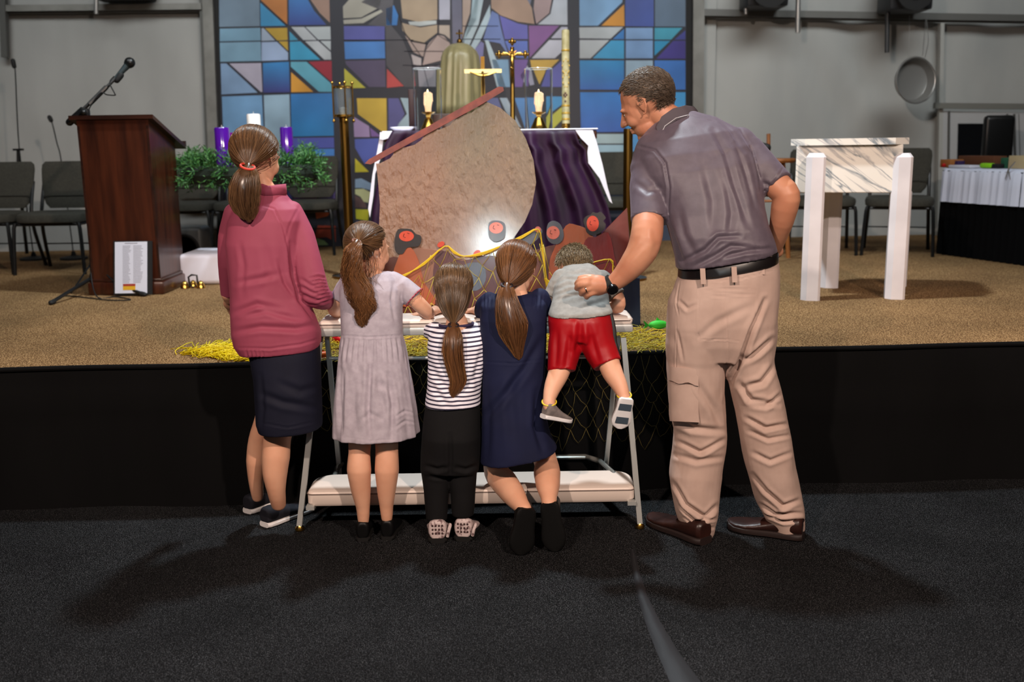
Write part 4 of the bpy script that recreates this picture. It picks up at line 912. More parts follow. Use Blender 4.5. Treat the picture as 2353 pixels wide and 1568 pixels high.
# ================================================================== kneeler
vinyl = mat('ivory_vinyl', (222, 206, 195), .42, bump=.08, bs=30, coat=.15)
tubem = mat('kneeler_metal', (176, 178, 176), .38, .35)
KY0, KY1 = 3.50, 3.665
def kneeler():
    fl, fr = PZ(689, 1220, 0), PZ(1470, 1215, 0)
    t = thing('kneeler', ((fl.x+fr.x)/2, 3.55, 0), 'ivory padded folding kneeler with grey legs in front of the stage', 'kneeler')
    zt = P(1100, 716, KY1).z; zb = P(1100, 769, KY0).z
    xl = P(736, 740, 3.56).x; xr = P(1450, 740, 3.56).x
    m = MB(); m.rbox(((xl+xr)/2, (KY0+KY1)/2, (zt+zb)/2+.012), (xr-xl, KY1-KY0, zt-zb-.024), .022, 4); ar = mk('armrest', m, vinyl, t)
    m = MB(); zz = P(1100, 742, KY0).z; q = [(xl+.012, KY0-.001, zz), (xr-.012, KY0-.001, zz), (xr+.001, KY0+.02, zz), (xr+.001, KY1-.02, zz), (xr-.012, KY1+.001, zz), (xl+.012, KY1+.001, zz), (xl-.001, KY1-.02, zz), (xl-.001, KY0+.02, zz), (xl+.012, KY0-.001, zz)]
    m.tube(q, .0022, 6); mk('seam_piping', m, mat('piping', (120, 104, 96), .6), ar)
    m = MB(); m.rbox(((xl+xr)/2, (KY0+KY1)/2, zb+.014), (xr-xl+.002, KY1-KY0+.004, .030), .008, 2); mk('armrest_rail', m, tubem, t)
    for f, top in ((fl, P(737, 772, 3.55)), (fr, P(1432, 776, 3.55))):
        m = MB(); m.tube([f+Vector((0, 0, .02)), top], .0135, 4, side=(1, 1, 0)); lg = mk('front_leg', m, tubem, t, angle=30)
        m = MB(); m.lathe([(.006, .03), (.010, .022), (.017, .012), (.017, .004), (.012, 0)], f, 16); mk('brass_glide', m, brass, lg)
    for f, top in ((PZ(786, 1144, 0), P(752, 775, 3.61)), (PZ(1386, 1142, 0), P(1421, 775, 3.61))):
        m = MB(); m.tube([f, top], .0120, 4, side=(1, 1, 0)); mk('rear_leg', m, tubem, t, angle=30)
    m = MB(); m.tube([P(757, 824, 3.62), P(1418, 820, 3.62)], .007, 8); mk('crossbar', m, tubem, t)
    # kneeling pad
    z1 = P(1080, 1126, 3.456).z; z0 = P(1080, 1160, 3.456).z; a = P(704, 1130, 3.456).x; b = P(1459, 1130, 3.456).x; yb = 3.456; ye = PZ(1080, 1084, z1).y
    m = MB(); rings = []
    def rr(hx, y0, y1, z, r=.07):
        out = []; cx = (a+b)/2
        for cxx, cyy, a0 in ((cx+hx-r, y1-r, 0), (cx-hx+r, y1-r, 90), (cx-hx+.022, y0+.022, 180), (cx+hx-.022, y0+.022, 270)):
            rad = r if a0 < 180 else .022
            for k in range(7): an = math.radians(a0+k*15); out.append((cxx+rad*math.cos(an), cyy+rad*math.sin(an), z))
        return out
    hx = (b-a)/2
    m.loft([rr(hx-.006, yb+.008, ye-.008, z0), rr(hx, yb, ye, z0+.012), rr(hx, yb, ye, z1-.010), rr(hx-.004, yb+.005, ye-.004, z1-.003), rr(hx-.016, yb+.018, ye-.015, z1+.001)])
    kp = mk('kneeling_pad', m, vinyl, t)
    m = MB(); m.tube(rr(hx+.0005, yb-.0005, ye+.0005, z1-.010)+[rr(hx+.0005, yb-.0005, ye+.0005, z1-.010)[0]], .0022, 6, cap=False); mk('seam_piping', m, MATS['piping'], kp)
    m = MB(); zf = z1-.005
    def g(x, y): p = PZ(x, y, zf); return p
    m.tube([g(770, 1084)-Vector((0, .04, .02)), g(776, 1074), g(795, 1058), g(822, 1053), g(1345, 1050), g(1378, 1060), g(1408, 1084)-Vector((0, .02, 0)), g(1414, 1092)-Vector((0, .04, .02))], .011, 10); mk('folding_frame', m, mat('polished_tube', (206, 206, 200), .22, .8), t)
    for sx, y in ((a+.012, 3.50), (b-.012, 3.50)):
        m = MB(); m.box((sx, y, z0-.002), (.03, .11, .014)); mk('pad_bracket', m, tubem, t, smooth=False)
    return zt
KZT = kneeler()

# ================================================================== boat cutout
BKY = 4.44; TILT = math.tan(math.radians(10))
def bp(x, y, off=0.):
    Y = BKY
    for _ in range(5): p = P(x, y, Y); Y = BKY-off+TILT*(p.z-ZS)
    return P(x, y, Y)
def board(name, pts, m_, parent, off=0., th=.012, smooth_pts=0):
    if smooth_pts:
        n = len(pts); q = []
        for i in range(n):
            p0, p1, p2, p3 = [Vector((*pts[(i+k) % n], 0)) for k in (-1, 0, 1, 2)]
            for k in range(smooth_pts):
                t = k/smooth_pts; v = .5*((2*p1)+(p2-p0)*t+(2*p0-5*p1+4*p2-p3)*t*t+(3*p1-p0-3*p2+p3)*t**3); q.append((v.x, v.y))
        pts = q
    m = MB(); m.prism([bp(x, y, off) for x, y in pts], (0, th, 0)); return mk(name, m, m_, parent, smooth=False)
def lam(name, c1, c2, ns=3, ramp=(.3, .7)): return mat(name, c1, .42, col2=c2, ns=ns, bump=.4, bs=26, bdist=.003, coat=.06, spec=.3, ramp=ramp, stretch=(1, 1, .5))
def boat():
    t = thing('boat_cutout', bp(1150, 752), 'flat painted sailing boat cutout with glossy tan sail and cartoon crew', 'cutout')
    sail = [(864, 376), (872, 376), (882, 371), (896, 364), (903, 356), (907, 344), (918, 340), (934, 338), (952, 333), (968, 322), (975, 311), (979, 298), (990, 297), (1010, 298), (1034, 288), (1048, 272), (1054, 258), (1066, 260), (1084, 259), (1097, 248), (1102, 236), (1112, 231), (1150, 248), (1184, 277), (1208, 318), (1226, 368), (1232, 420), (1223, 470), (1206, 510), (1180, 548), (1160, 600), (1150, 680), (900, 680), (878, 600), (871, 520), (873, 470), (868, 410)]
    sm = mat('sail_laminate', (132, 88, 58), .36, col2=(94, 90, 66), ns=1.1, bump=1.0, bs=34, bdist=.007, coat=.35, ramp=(.36, .58), stretch=(1, 1, .5))
    sb = board('sail', sail, sm, t, 0)
    board('yard', [(838, 376), (848, 366), (1146, 199), (1156, 200), (1158, 209), (1100, 244), (852, 378)], mat('yard_red', (104, 36, 26), .5, col2=(136, 54, 38), ns=20), t, .016)
    board('hull', [(868, 600), (905, 590), (960, 606), (1030, 598), (1100, 600), (1180, 590), (1262, 566), (1300, 560), (1348, 562), (1390, 548), (1420, 500), (1441, 478), (1452, 600), (1468, 650), (1466, 700), (1440, 752), (900, 752), (872, 700)], lam('hull_brown', (104, 50, 32), (70, 34, 28), 4), t, .004)
    board('sea_panel', [(1398, 640), (1470, 640), (1472, 752), (1396, 752)], lam('navy_print', (20, 34, 62), (12, 20, 40), 3), t, .018)
    board('stern', [(1385, 535), (1441, 478), (1446, 560), (1452, 628), (1390, 640)], lam('stern_red', (112, 34, 24), (80, 28, 22), 5), t, .010)
    hair = lam('print_dark_hair', (26, 13, 13), (38, 22, 20)); face = lam('print_orange_face', (206, 66, 30), (188, 54, 24), 8); gh = lam('print_grey_hair', (76, 76, 86), (104, 104, 110), 10)
    robe1 = lam('print_orange_robe', (176, 80, 34), (150, 82, 50), 5); robe2 = lam('print_red_robe', (140, 26, 18), (106, 22, 18), 5); tan = lam('print_tan', (146, 100, 78), (124, 82, 64), 6); pur = lam('print_maroon', (92, 48, 48), (74, 46, 54), 6); slate = lam('print_slate', (92, 100, 116), (76, 86, 104), 6)
    board('tan_robe', [(935, 578), (960, 570), (1000, 575), (1040, 590), (1100, 605), (1105, 650), (1060, 690), (950, 690), (925, 640)], tan, t, .012)
    board('orange_robe', [(925, 572), (945, 570), (962, 600), (975, 650), (1000, 700), (905, 700), (900, 640)], robe1, t, .016, smooth_pts=3)
    board('maroon_robe', [(1000, 590), (1030, 580), (1060, 600), (1110, 590), (1150, 600), (1160, 700), (1010, 700)], pur, t, .014, smooth_pts=3)
    board('slate_shield', [(1003, 640), (1018, 615), (1045, 612), (1062, 640), (1050, 680), (1010, 680)], slate, t, .017, smooth_pts=3)
    board('slate_shield', [(1062, 615), (1090, 603), (1112, 612), (1116, 645), (1096, 668), (1066, 660)], slate, t, .017, smooth_pts=3)
    board('shoulder_robe', [(1262, 610), (1270, 580), (1300, 520), (1325, 518), (1352, 530), (1368, 560), (1370, 640), (1290, 690), (1262, 660)], robe1, t, .016, smooth_pts=3)
    board('red_robe', [(1330, 620), (1345, 552), (1370, 545), (1398, 535), (1412, 590), (1420, 650), (1350, 690)], robe2, t, .020, smooth_pts=3)
    # heads
    def head(pts, m1, fpts, m2, off):
        h = board('printed_head', pts, m1, t, off, .010, 3); 
        f = MB(); q = []; n = len(fpts)
        f.prism([bp(x, y, off+.003) for x, y in fpts], (0, .003, 0)); mk('printed_face', f, m2, h, smooth=False)
        cx = sum(p[0] for p in fpts)/n; cy = sum(p[1] for p in fpts)/n
        l = MB(); l.tube([bp(cx-5, cy-6, off+.0035), bp(cx-7, cy+1, off+.0035), bp(cx-2, cy+3, off+.0035)], .0012, 5, smooth=3)
        l.tube([bp(cx+2, cy-7, off+.0035), bp(cx+7, cy-6, off+.0035)], .0012, 5); mk('printed_features', l, hair, h)
    def ell(cx, cy, a, b, k=20, rot=0): return [(cx+a*math.cos(u)*math.cos(rot)-b*math.sin(u)*math.sin(rot), cy+a*math.cos(u)*math.sin(rot)+b*math.sin(u)*math.cos(rot)) for u in [2*math.pi*i/k for i in range(k)]]
    head([(908, 545), (914, 528), (930, 526), (945, 528), (955, 538), (966, 542), (968, 554), (962, 566), (948, 568), (935, 570), (925, 584), (910, 580), (906, 562)], hair, ell(934, 543, 17, 12), face, .022)
    head([(1122, 530), (1124, 512), (1140, 507), (1158, 512), (1162, 528), (1158, 548), (1140, 556), (1125, 548)], gh, ell(1140, 524, 16, 13), lam('print_pink_face', (226, 120, 100), (210, 104, 84), 8), .022)
    head([(1256, 530), (1260, 514), (1272, 508), (1286, 514), (1294, 530), (1294, 548), (1284, 560), (1268, 560), (1257, 548)], gh, ell(1271, 535, 15, 15), MATS['print_pink_face'], .026)
    head([(1344, 520), (1340, 508), (1346, 498), (1356, 494), (1362, 488), (1372, 490), (1380, 487), (1388, 494), (1392, 502), (1386, 508), (1392, 516), (1388, 528), (1378, 536), (1362, 542), (1350, 536), (1346, 528)], hair, ell(1362, 514, 14, 18), face, .026)
    board('printed_arm', [(1190, 562), (1200, 545), (1225, 528), (1240, 524), (1246, 532), (1240, 545), (1222, 560), (1206, 566)], gh, t, .022, .01, 3)
    board('printed_hand', ell(1236, 528, 7, 7, 12), MATS['print_pink_face'], t, .026, .008)
    for x, y in ((1013, 562), (1096, 582)): board('printed_hand', ell(x, y, 9, 6, 12, -.5), face, t, .022, .008)
    # rope edge: wooden foot behind keeps it up
    for x in (960, 1180, 1380):
        b = bp(x, 752); m = MB(); m.prism([b+Vector((-.012, .016, 0)), b+Vector((-.012, .34, 0)), b+Vector((-.012, .018+TILT*.42, .42))], (.024, 0, 0)); mk('rear_strut', m, wood, t, smooth=False)
boat()

# ================================================================== net
ym = mat('yellow_twine', (222, 186, 34), .6); yo = mat('yellow_twine_light', (196, 176, 60), .6)
def net():
    b = bp(1130, 700, .05); t = thing('fishing_net', (b.x, 4.2, ZS), 'yellow fishing net draped over the boat, the stage edge and the carpet', 'net')
    O = .05
    def q(pts, off=O): return [bp(x, y, off) for x, y in pts]
    m = MB()
    for d in (-2, 0, 3):
        m.tube(q([(878, 652-d), (925, 636-d), (975, 605+d), (1022, 566), (1042, 578+d), (1066, 589), (1110, 582+d), (1160, 562), (1200, 545-d), (1237, 527), (1246, 570+d), (1254, 630), (1262, 655), (1275, 640), (1300, 625-d), (1350, 607), (1403, 596), (1408, 620+d), (1410, 645)]), .0026, 6, smooth=3)
    for k in range(3): m.tube(q([(1252+k, 640), (1256+3*k, 652), (1262, 668-k*4), (1270, 655+k*4), (1258, 645)], O+.004*k), .004, 6, smooth=3)
    mk('head_rope', m, ym, t)
    # hanging meshes in front of the boat
    m = MB(); rnd = random.Random(4)
    tops = [(960, 612), (1022, 568), (1066, 590), (1110, 583), (1160, 562), (1200, 547), (1237, 529), (1252, 620), (1300, 624), (1403, 598)]
    row = [(x+rnd.uniform(-4, 4), 0) for x in range(925, 1430, 34)]
    def top(x):
        for (a, ya), (b_, yb_) in zip(tops, tops[1:]):
            if a <= x <= b_: return ya+(yb_-ya)*(x-a)/(b_-a)
        return 630
    grid = []
    for r in range(6):
        grid.append([(925+34*i+(17 if r % 2 else 0)+rnd.uniform(-6, 6), top(925+34*i)+r*26+rnd.uniform(-5, 5)) for i in range(15)])
    for r in range(5):
        for i in range(15):
            x, y = grid[r][i]
            for j in ((i, i-1) if r % 2 == 0 else (i, i+1)):
                if 0 <= j < 15: m.tube(q([(x, y), ((x+grid[r+1][j][0])/2, (y+grid[r+1][j][1])/2+2), grid[r+1][j]], O-.004), .0011, 4)
    for a_, b__ in (((1237, 527), (1226, 560)), ((1226, 560), (1240, 600)), ((1240, 560), (1256, 640))): m.tube(q([a_, b__]), .0012, 4)
    mk('hanging_mesh', m, yo, t, angle=0)
    # dense crumpled net lying on the stage
    def pile(name, poly, n, L_, r, m_, zmax=.02, dirx=.0):
        m = MB(); rnd = random.Random(len(name)+n); xs_ = [p[0] for p in poly]; ys_ = [p[1] for p in poly]; c = 0
        def inside(x, y):
            k = False; j = len(poly)-1
            for i in range(len(poly)):
                if (poly[i][1] > y) != (poly[j][1] > y) and x < (poly[j][0]-poly[i][0])*(y-poly[i][1])/(poly[j][1]-poly[i][1])+poly[i][0]: k = not k
                j = i
            return k
        while c < n:
            x = rnd.uniform(min(xs_), max(xs_)); y = rnd.uniform(min(ys_), max(ys_))
            if not inside(x, y): continue
            p = PZ(x, y, ZS+.004); a = rnd.uniform(-.8, .8)*(.5 if dirx else 1)+(math.pi/2 if rnd.random() < (.15 if dirx else .4) else 0); pts = [p]
            for k in range(4):
                a += rnd.uniform(-.7, .7); s_ = L_/4*rnd.uniform(.6, 1.3); nx = pts[-1]+Vector((math.cos(a)*s_, math.sin(a)*s_, 0)); nx.z = ZS+.003+rnd.uniform(0, zmax)
                if nx.y < front_y(nx.x)-.004: nx.y = front_y(nx.x)+.01
                pts.append(nx)
            m.tube(pts, r, 3); c += 1
        return mk(name, m, m_, t, angle=0)
    pile('net_on_carpet', [(728, 772), (1250, 764), (1500, 755), (1560, 772), (1560, 810), (1250, 820), (728, 834)], 700, .16, .0013, yo, .016)
    pile('net_on_carpet', [(728, 780), (1230, 775), (1480, 760), (1540, 780), (1545, 808), (1230, 816), (728, 828)], 380, .12, .0016, ym, .022)
    pile('gathered_net_end', [(402, 812), (450, 806), (500, 798), (560, 788), (575, 830), (520, 832), (480, 822), (402, 818)], 420, .17, .0018, mat('bright_yellow_twine', (232, 206, 18), .55), .022, .2)
    # part draped over the stage skirt
    m = MB(); rnd = random.Random(9); nx_, nr = 26, 7; G = []
    for r in range(nr+1):
        row = []
        for i in range(nx_+1):
            x = 735+i*32+(16 if r % 2 else 0)+rnd.uniform(-6, 6); y = 822+r*30+18*math.sin(i*.55)*min(r, 4)/4+rnd.uniform(-6, 6)-(0 if 1200 < x < 1500 else .28*r*22)
            Yp = front_y(P(x, y, 3.8).x)-.03; row.append(P(x, y, Yp) if r else Vector((P(x, y, Yp).x, Yp+.03, ZS+.01)))
        G.append(row)
    for r in range(nr):
        for i in range(nx_+1):
            for j in ((i, i-1) if r % 2 == 0 else (i, i+1)):
                if 0 <= j <= nx_:
                    a, b_ = G[r][i], G[r+1][j]; m.tube([a, (a+b_)/2-Vector((0, .004, .008)), b_], .0010, 3)
    mk('draped_mesh', m, mat('dull_twine', (120, 106, 52), .7), t, angle=0)  # darker twine colour for the draped part
net()
# toy fish caught in the net
def toy(name, px, py, L_, rot, m_, lbl, cat='toy'):
    p = PZ(px, py, ZS+.006); m = MB(); R_ = Rz(rot); r = L_*.28
    t = thing(name, (p.x, p.y, ZS+.005), lbl, cat)
    m.ball(p+Vector((0, 0, r*.8)), (L_*.5, r*.72, r*.8), R=R_, n=16, m=10); mk('body', m, m_, t)
    m = MB(); e = p+(R_ @ Vector((-L_*.45, 0, r*.8))); m.prism([e, e+(R_ @ Vector((-L_*.30, 0, r*.9))), e+(R_ @ Vector((-L_*.2, 0, 0))), e+(R_ @ Vector((-L_*.30, 0, -r*.7)))], R_ @ Vector((0, L_*.06, 0))); mk('tail_fin', m, m_, t, smooth=False)
    m = MB(); m.prism([p+(R_ @ Vector((-L_*.1, 0, r*1.5))), p+(R_ @ Vector((L_*.15, 0, r*1.5))), p+(R_ @ Vector((-L_*.05, 0, r*2.1)))], R_ @ Vector((0, L_*.05, 0))); mk('back_fin', m, m_, t, smooth=False)
toy('toy_fish', 1512, 757, .09, .2, mat('green_plush', (60, 200, 60), .6), 'bright green toy fish on the net at the right')
toy('toy_fish', 775, 788, .06, 2.6, mat('red_toy', (190, 16, 22), .4), 'small red toy fish between the pink jacket and the lavender dress')
toy('toy_fish', 744, 822, .055, .6, mat('orange_toy', (220, 96, 24), .5), 'tiny orange toy fish at the stage edge by the pink jacket')
toy('toy_fish', 1419, 796, .05, 1.2, mat('yellow_toy', (214, 190, 30), .4), 'small yellow toy fish under the right end of the kneeler armrest')
# ================================================================== people: tools
skin = mat('skin', (226, 172, 142), .5, col2=(216, 158, 128), ns=9, sss=.12, bump=.1, bs=220, bdist=.0006)
skinr = mat('skin_tanned', (196, 138, 108), .48, col2=(184, 122, 94), ns=9, sss=.12, bump=.12, bs=200, bdist=.0008)
def J(x, y, Y, r): p = P(x, y, Y); return (p, r*mpp(p))
def ring(xl, yl, xr, yr, Y, ry, e=2.4, n=48, pl=0, pf=12, ph=0., Yl=None, Yr=None):
    a = P(xl, yl, Yl or Y); b = P(xr, yr, Yr or Y); c = (a+b)/2; h = (b-a)/2; dv = Vector((-h.y, h.x, 0)).normalized()*ry; out = []
    for k in range(n):
        u = 2*math.pi*k/n; cu_, su = math.cos(u), math.sin(u)
        q = 1+pl*math.sin(pf*u+ph+1.2*math.sin(3*u+ph))
        out.append(c+h*(math.copysign(abs(cu_)**(2/e), cu_)*q)+dv*(math.copysign(abs(su)**(2/e), su)*q))
    return out
def fuse(mb, voxel=.006, sm=4, disp=None, noise_amp=0., noise_sc=8., creases=(), seed=0):
    me = to_mesh(mb, 'tmp', [], True); o = bpy.data.objects.new('tmp', me); COL.objects.link(o)
    md = o.modifiers.new('r', 'REMESH'); md.mode = 'VOXEL'; md.voxel_size = voxel
    s = o.modifiers.new('s', 'SMOOTH'); s.factor = .5; s.iterations = sm
    dg = bpy.context.evaluated_depsgraph_get(); dg.update(); ev = o.evaluated_get(dg); m2 = bpy.data.meshes.new_from_object(ev)
    bpy.data.objects.remove(o, do_unlink=True); bpy.data.meshes.remove(me)
    n = len(m2.vertices); co = np.empty(n*3, np.float64); m2.vertices.foreach_get('co', co); co = co.reshape(-1, 3)
    if noise_amp or len(creases) or disp:
        no = np.empty(n*3, np.float64); m2.vertex_normals.foreach_get('vector', no); no = no.reshape(-1, 3)
        d = np.zeros(n)
        if noise_amp:
            for i in range(n):
                x, y, z = co[i]; d[i] += noise_amp*(noise.noise((x*noise_sc+seed, y*noise_sc, z*noise_sc*.6))+.5*noise.noise((x*noise_sc*2.3, y*noise_sc*2.3+seed, z*noise_sc*1.6)))
        if len(creases):
            px, py = proj(co); view = np.array(CAM)-co; view /= np.linalg.norm(view, axis=1)[:, None]; facing = np.clip((no*view).sum(1)*2.2, 0, 1)
            for pts, wd, dep in creases:
                pts = np.array(pts, float); best = np.full(n, 1e9); tt = np.zeros(n); side = np.zeros(n); L_ = len(pts)-1
                for i in range(L_):
                    a, b = pts[i], pts[i+1]; ab = b-a; l2 = (ab**2).sum(); t_ = np.clip(((px-a[0])*ab[0]+(py-a[1])*ab[1])/l2, 0, 1)
                    dx = px-a[0]-t_*ab[0]; dy = py-a[1]-t_*ab[1]; dd = np.hypot(dx, dy); k = dd < best
                    best[k] = dd[k]; tt[k] = ((i+t_)/L_)[k]; side[k] = np.sign(ab[0]*dy-ab[1]*dx)[k]
                env = np.sin(np.pi*np.clip(tt*.96+.02, 0, 1))**.6; s_ = best*side/wd
                d += facing*env*dep*(-np.exp(-s_**2)+.55*np.exp(-(s_-1.7)**2)+.35*np.exp(-(s_+1.7)**2))
        if disp is not None: d += disp(co, no)
        co = co+no*d[:, None]
    m2.vertices.foreach_set('co', co.ravel().astype(np.float32)); m2.update(); m2.shade_smooth(); return m2
def piece(name, mb, m_, parent, **kw):
    me = fuse(mb, **kw); me.name = name; me.materials.clear(); me.materials.append(m_)
    return link(name, me, parent, angle=0)
def frame(fwd, up=(0, 0, 1)):
    f = Vector(fwd).normalized(); u = Vector(up); u = (u-f*u.dot(f)).normalized(); r = f.cross(u); return Matrix((r, f, u)).transposed()
def head_into(mb, C, R_, Hh, neck_to=None, nr=.17, child=False):
    """C centre, R_ frame (columns right, forward, up)"""
    def q(x, y, z): return C+(R_ @ Vector((x, y, z)))*Hh
    B = lambda c, r, RR=None: mb.ball(q(*c), tuple(x*Hh for x in r), R=R_ if RR is None else R_ @ RR, n=22, m=14)
    B((0, -.08, .12), (.33, .40, .35)); B((0, .10, -.02), (.275, .26, .33)); B((0, .11, -.27), (.21, .20, .18)); B((0, .23, -.40), (.095, .08, .065))
    for s in (-1, 1):
        B((s*.11, .29, .055), (.11, .06, .032)); B((s*.155, .20, -.13), (.10, .12, .11 if not child else .13)); B((s*.04, .38, -.135), (.034, .04, .028))
        B((s*.322, -.035, -.01), (.014, .055, .090), Rz(.25*s)); mb.limb([(q(s*(.315+.35*max(0, -y_)), y_-.005, z_), .0145*Hh) for y_, z_ in ((.030, .02), (.012, .085), (-.045, .105), (-.095, .06), (-.095, -.02), (-.055, -.085), (-.02, -.13), (.012, -.125))], 10)
    mb.limb([(q(0, .33, .06), .030*Hh), (q(0, .385, -.04), .034*Hh), (q(0, .43, -.125), .042*Hh)], 12)
    B((0, .325, -.235), (.085, .045, .022)); B((0, .32, -.285), (.075, .045, .024))
    n0 = q(0, -.10, -.12); n1 = neck_to if neck_to is not None else q(0, -.16, -.7)
    mb.limb([(n0, nr*Hh*1.05), (n0*.5+n1*.5, nr*Hh), (n1, nr*Hh*1.25)], 20)
def eyes(C, R_, Hh, parent):
    for s in (-1, 1):
        m = MB(); m.ball(C+(R_ @ Vector((s*.118, .272, -.015)))*Hh, .050*Hh, n=14, m=10); e = mk('eye', m, mat('eye_white', (225, 220, 214), .2), parent)
        m = MB(); m.ball(C+(R_ @ Vector((s*.118, .312, -.022)))*Hh, .020*Hh, n=12, m=8); mk('iris', m, mat('iris_brown', (50, 32, 22), .2), e)
def hand(mb, wrist, fwd, up, L_, curl=.5, spread=.12, side=1):
    """palm and five fingers; up = back of the hand, side = thumb side (+1 right of fwd)"""
    f = Vector(fwd).normalized(); u = Vector(up); u = (u-f*u.dot(f)).normalized(); r = f.cross(u)*side
    w_ = Vector(wrist); P0 = w_+f*L_*.27
    Rm = Matrix((r, f, u)).transposed(); mb.ball(P0, (L_*.21, L_*.30, L_*.095), R=Rm, n=20, m=12)
    mb.limb([(w_-f*L_*.1, L_*.13), (w_+f*L_*.1, L_*.13)], 14)
    for i, (off, ln) in enumerate(((.155, .40), (.055, .45), (-.050, .42), (-.150, .33))):
        b = w_+f*L_*(.50-(abs(off-.03)*.25))+r*off*L_*1.05; d = (f+r*spread*(off*5)).normalized(); pts = [(b-d*L_*.08, L_*.050)]; p = b; a = .15
        for k, s in enumerate((.42, .32, .26)):
            dd = (d*math.cos(a)-u*math.sin(a)); pts.append((p, L_*(.050-.004*k))); p = p+dd*ln*L_*s*.95; a += curl*(1.0+.12*i)
        pts.append((p, L_*.038)); mb.limb(pts, 12)
    b = w_+f*L_*.14+r*L_*.15; d = (f*.75+r*.62-u*.25).normalized()
    mb.limb([(b-d*L_*.05, L_*.062), (b+d*L_*.20, L_*.055), (b+d*L_*.20+(f*.95-u*.3+r*.1).normalized()*L_*.17, L_*.045)], 12)
# ---------------------------------------------------------------- hair
def hairmat(name, dark, light, rough=.30):
    return mat(name, dark, rough, attr='Col', col2=light, ramp=(0, 1), aniso=.4, spec=.7)
def ribbon(m, pts, w0, w1, col):
    n = len(pts); rad = [w0+(w1-w0)*(i/(n-1)) for i in range(n)]; m.tube(pts, rad, 3, cap=False, col=col)
def scalp_pt(C, R_, Hh, d, k=1.0, big=(1, 1, 1)):
    return C+(R_ @ Vector((d.x*.335*big[0]*k, -.08+d.y*.405*big[1]*k, .12+d.z*.36*big[2]*k)))*Hh
def in_hair(d):      # which directions on the skull carry hair (local: y forward)
    if d.y > .55 and d.z < .55: return False
    if d.y > .12 and d.z < .10+.5*(d.y-.12): return False
    if d.y > -.30 and d.z < -.35: return False
    return d.z > -.86
def tied_hair(parent, C, R_, Hh, tie, m_, n=900, big=(1.05, 1.06, 1.05), sag=0., wid=.0009, seed=1, part=0.):
    rnd = random.Random(seed); m = MB(); tl = R_.transposed() @ ((Vector(tie)-C)/Hh); td_ = Vector((tl.x/.335/big[0], (tl.y+.08)/.405/big[1], (tl.z-.12)/.36/big[2])); rt = td_.length; td_.normalize()
    cnt = 0; n = int(n*1.35)
    while cnt < n:
        d = Vector((rnd.gauss(0, 1), rnd.gauss(0, 1), rnd.gauss(0, 1))).normalized()
        if not in_hair(d): continue
        ang = d.angle(td_)
        if ang < .02: continue
        lift = rnd.uniform(-.012, .022); col = min(1, max(0, rnd.gauss(.45, .22))); pts = []; N_ = 11
        for i in range(N_):
            t = i/(N_-1); s0 = math.sin((1-t)*ang)/math.sin(ang); s1 = math.sin(t*ang)/math.sin(ang); v = d*s0+td_*s1; v.normalize()
            e = max(0, (t-.55)/.45); k = (1+lift*(1-e))*(1-e*e)+rt*e*e
            p = scalp_pt(C, R_, Hh, v, k, big)
            if sag: p = p-Vector((0, 0, sag*Hh*math.sin(math.pi*t)*.5))
            pts.append(p)
        ribbon(m, pts, wid, wid*.8, col); cnt += 1
    return mk('hair', m, m_, parent, angle=0, attr='Col')
def cap_hair(parent, C, R_, Hh, m_, big=(1.0, 1.0, 1.0), col=.25):
    m = MB(); rows, n = 22, 44; idx = {}; vs = []; fs = []
    for i in range(rows+1):
        th = math.pi*i/rows
        for j in range(n):
            d = Vector((math.sin(th)*math.cos(2*math.pi*j/n), math.sin(th)*math.sin(2*math.pi*j/n), math.cos(th)))
            vs.append(tuple(scalp_pt(C, R_, Hh, d, 1.0, big))); idx[(i, j)] = d
    for i in range(rows):
        for j in range(n):
            ds = [idx[(i, j)], idx[(i+1, j)]]
            if all(in_hair(d) for d in ds): j2 = (j+1) % n; fs.append((i*n+j, (i+1)*n+j, (i+1)*n+j2, i*n+j2))
    m.add(vs, fs, 0, col); return mk('hair_undercap', m, m_, parent, angle=0, attr='Col')
def tail(parent, pts, m_, n=420, wid=.0009, seed=2, wave=0., wfreq=14., name='ponytail', curl=0.):
    """pts: (x, y, Y, r_px) along the tail"""
    q = [J(*p) for p in pts]; rnd = random.Random(seed); m = MB(); K = len(q)
    def at(t):
        f = t*(K-1); i = min(int(f), K-2); u = f-i
        p0, p1, p2, p3 = q[max(i-1, 0)], q[i], q[i+1], q[min(i+2, K-1)]
        c = .5*((2*p1[0])+(p2[0]-p0[0])*u+(2*p0[0]-5*p1[0]+4*p2[0]-p3[0])*u*u+(3*p1[0]-p0[0]-3*p2[0]+p3[0])*u**3)
        return c, p1[1]*(1-u)+p2[1]*u
    core = MB(); core.limb([(p, r*.72) for p, r in q], 14)
    core.c = [.2]*len(core.v); cr_ = mk(name, core, m_, parent, angle=0, attr='Col')
    for s in range(int(n*1.6)):
        a = rnd.uniform(0, 2*math.pi); rr = math.sqrt(rnd.uniform(.25, 1.0)); L_ = rnd.uniform(.80, 1.0) if rnd.random() < .8 else rnd.uniform(.5, .9); ph = rnd.uniform(0, 6.28) if not curl else round(rnd.uniform(0, 9))*.7; N_ = 16; p = []; col = min(1, max(0, rnd.gauss(.45+.15*math.cos(a*2), .22))); ta_ = rnd.uniform(-.5, .5)
        for i in range(N_):
            t = i/(N_-1)*L_; c, r = at(t); aa = a+ta_*t+curl*t; wv = wave*min(1, t*2.5)
            k = rr*(1+.10*math.sin(t*5+ph))
            off = Vector((math.cos(aa)*r*k, -math.sin(aa)*r*k*.7, 0))+Vector((math.sin(t*wfreq+ph)*wv, math.cos(t*wfreq*.9+ph)*wv*.7, math.sin(t*wfreq*.7+ph)*wv*.3))
            p.append(c+off)
        ribbon(m, p, wid, wid*.55, col)
    mk('hair_strand', m, m_, cr_, angle=0, attr='Col'); return cr_
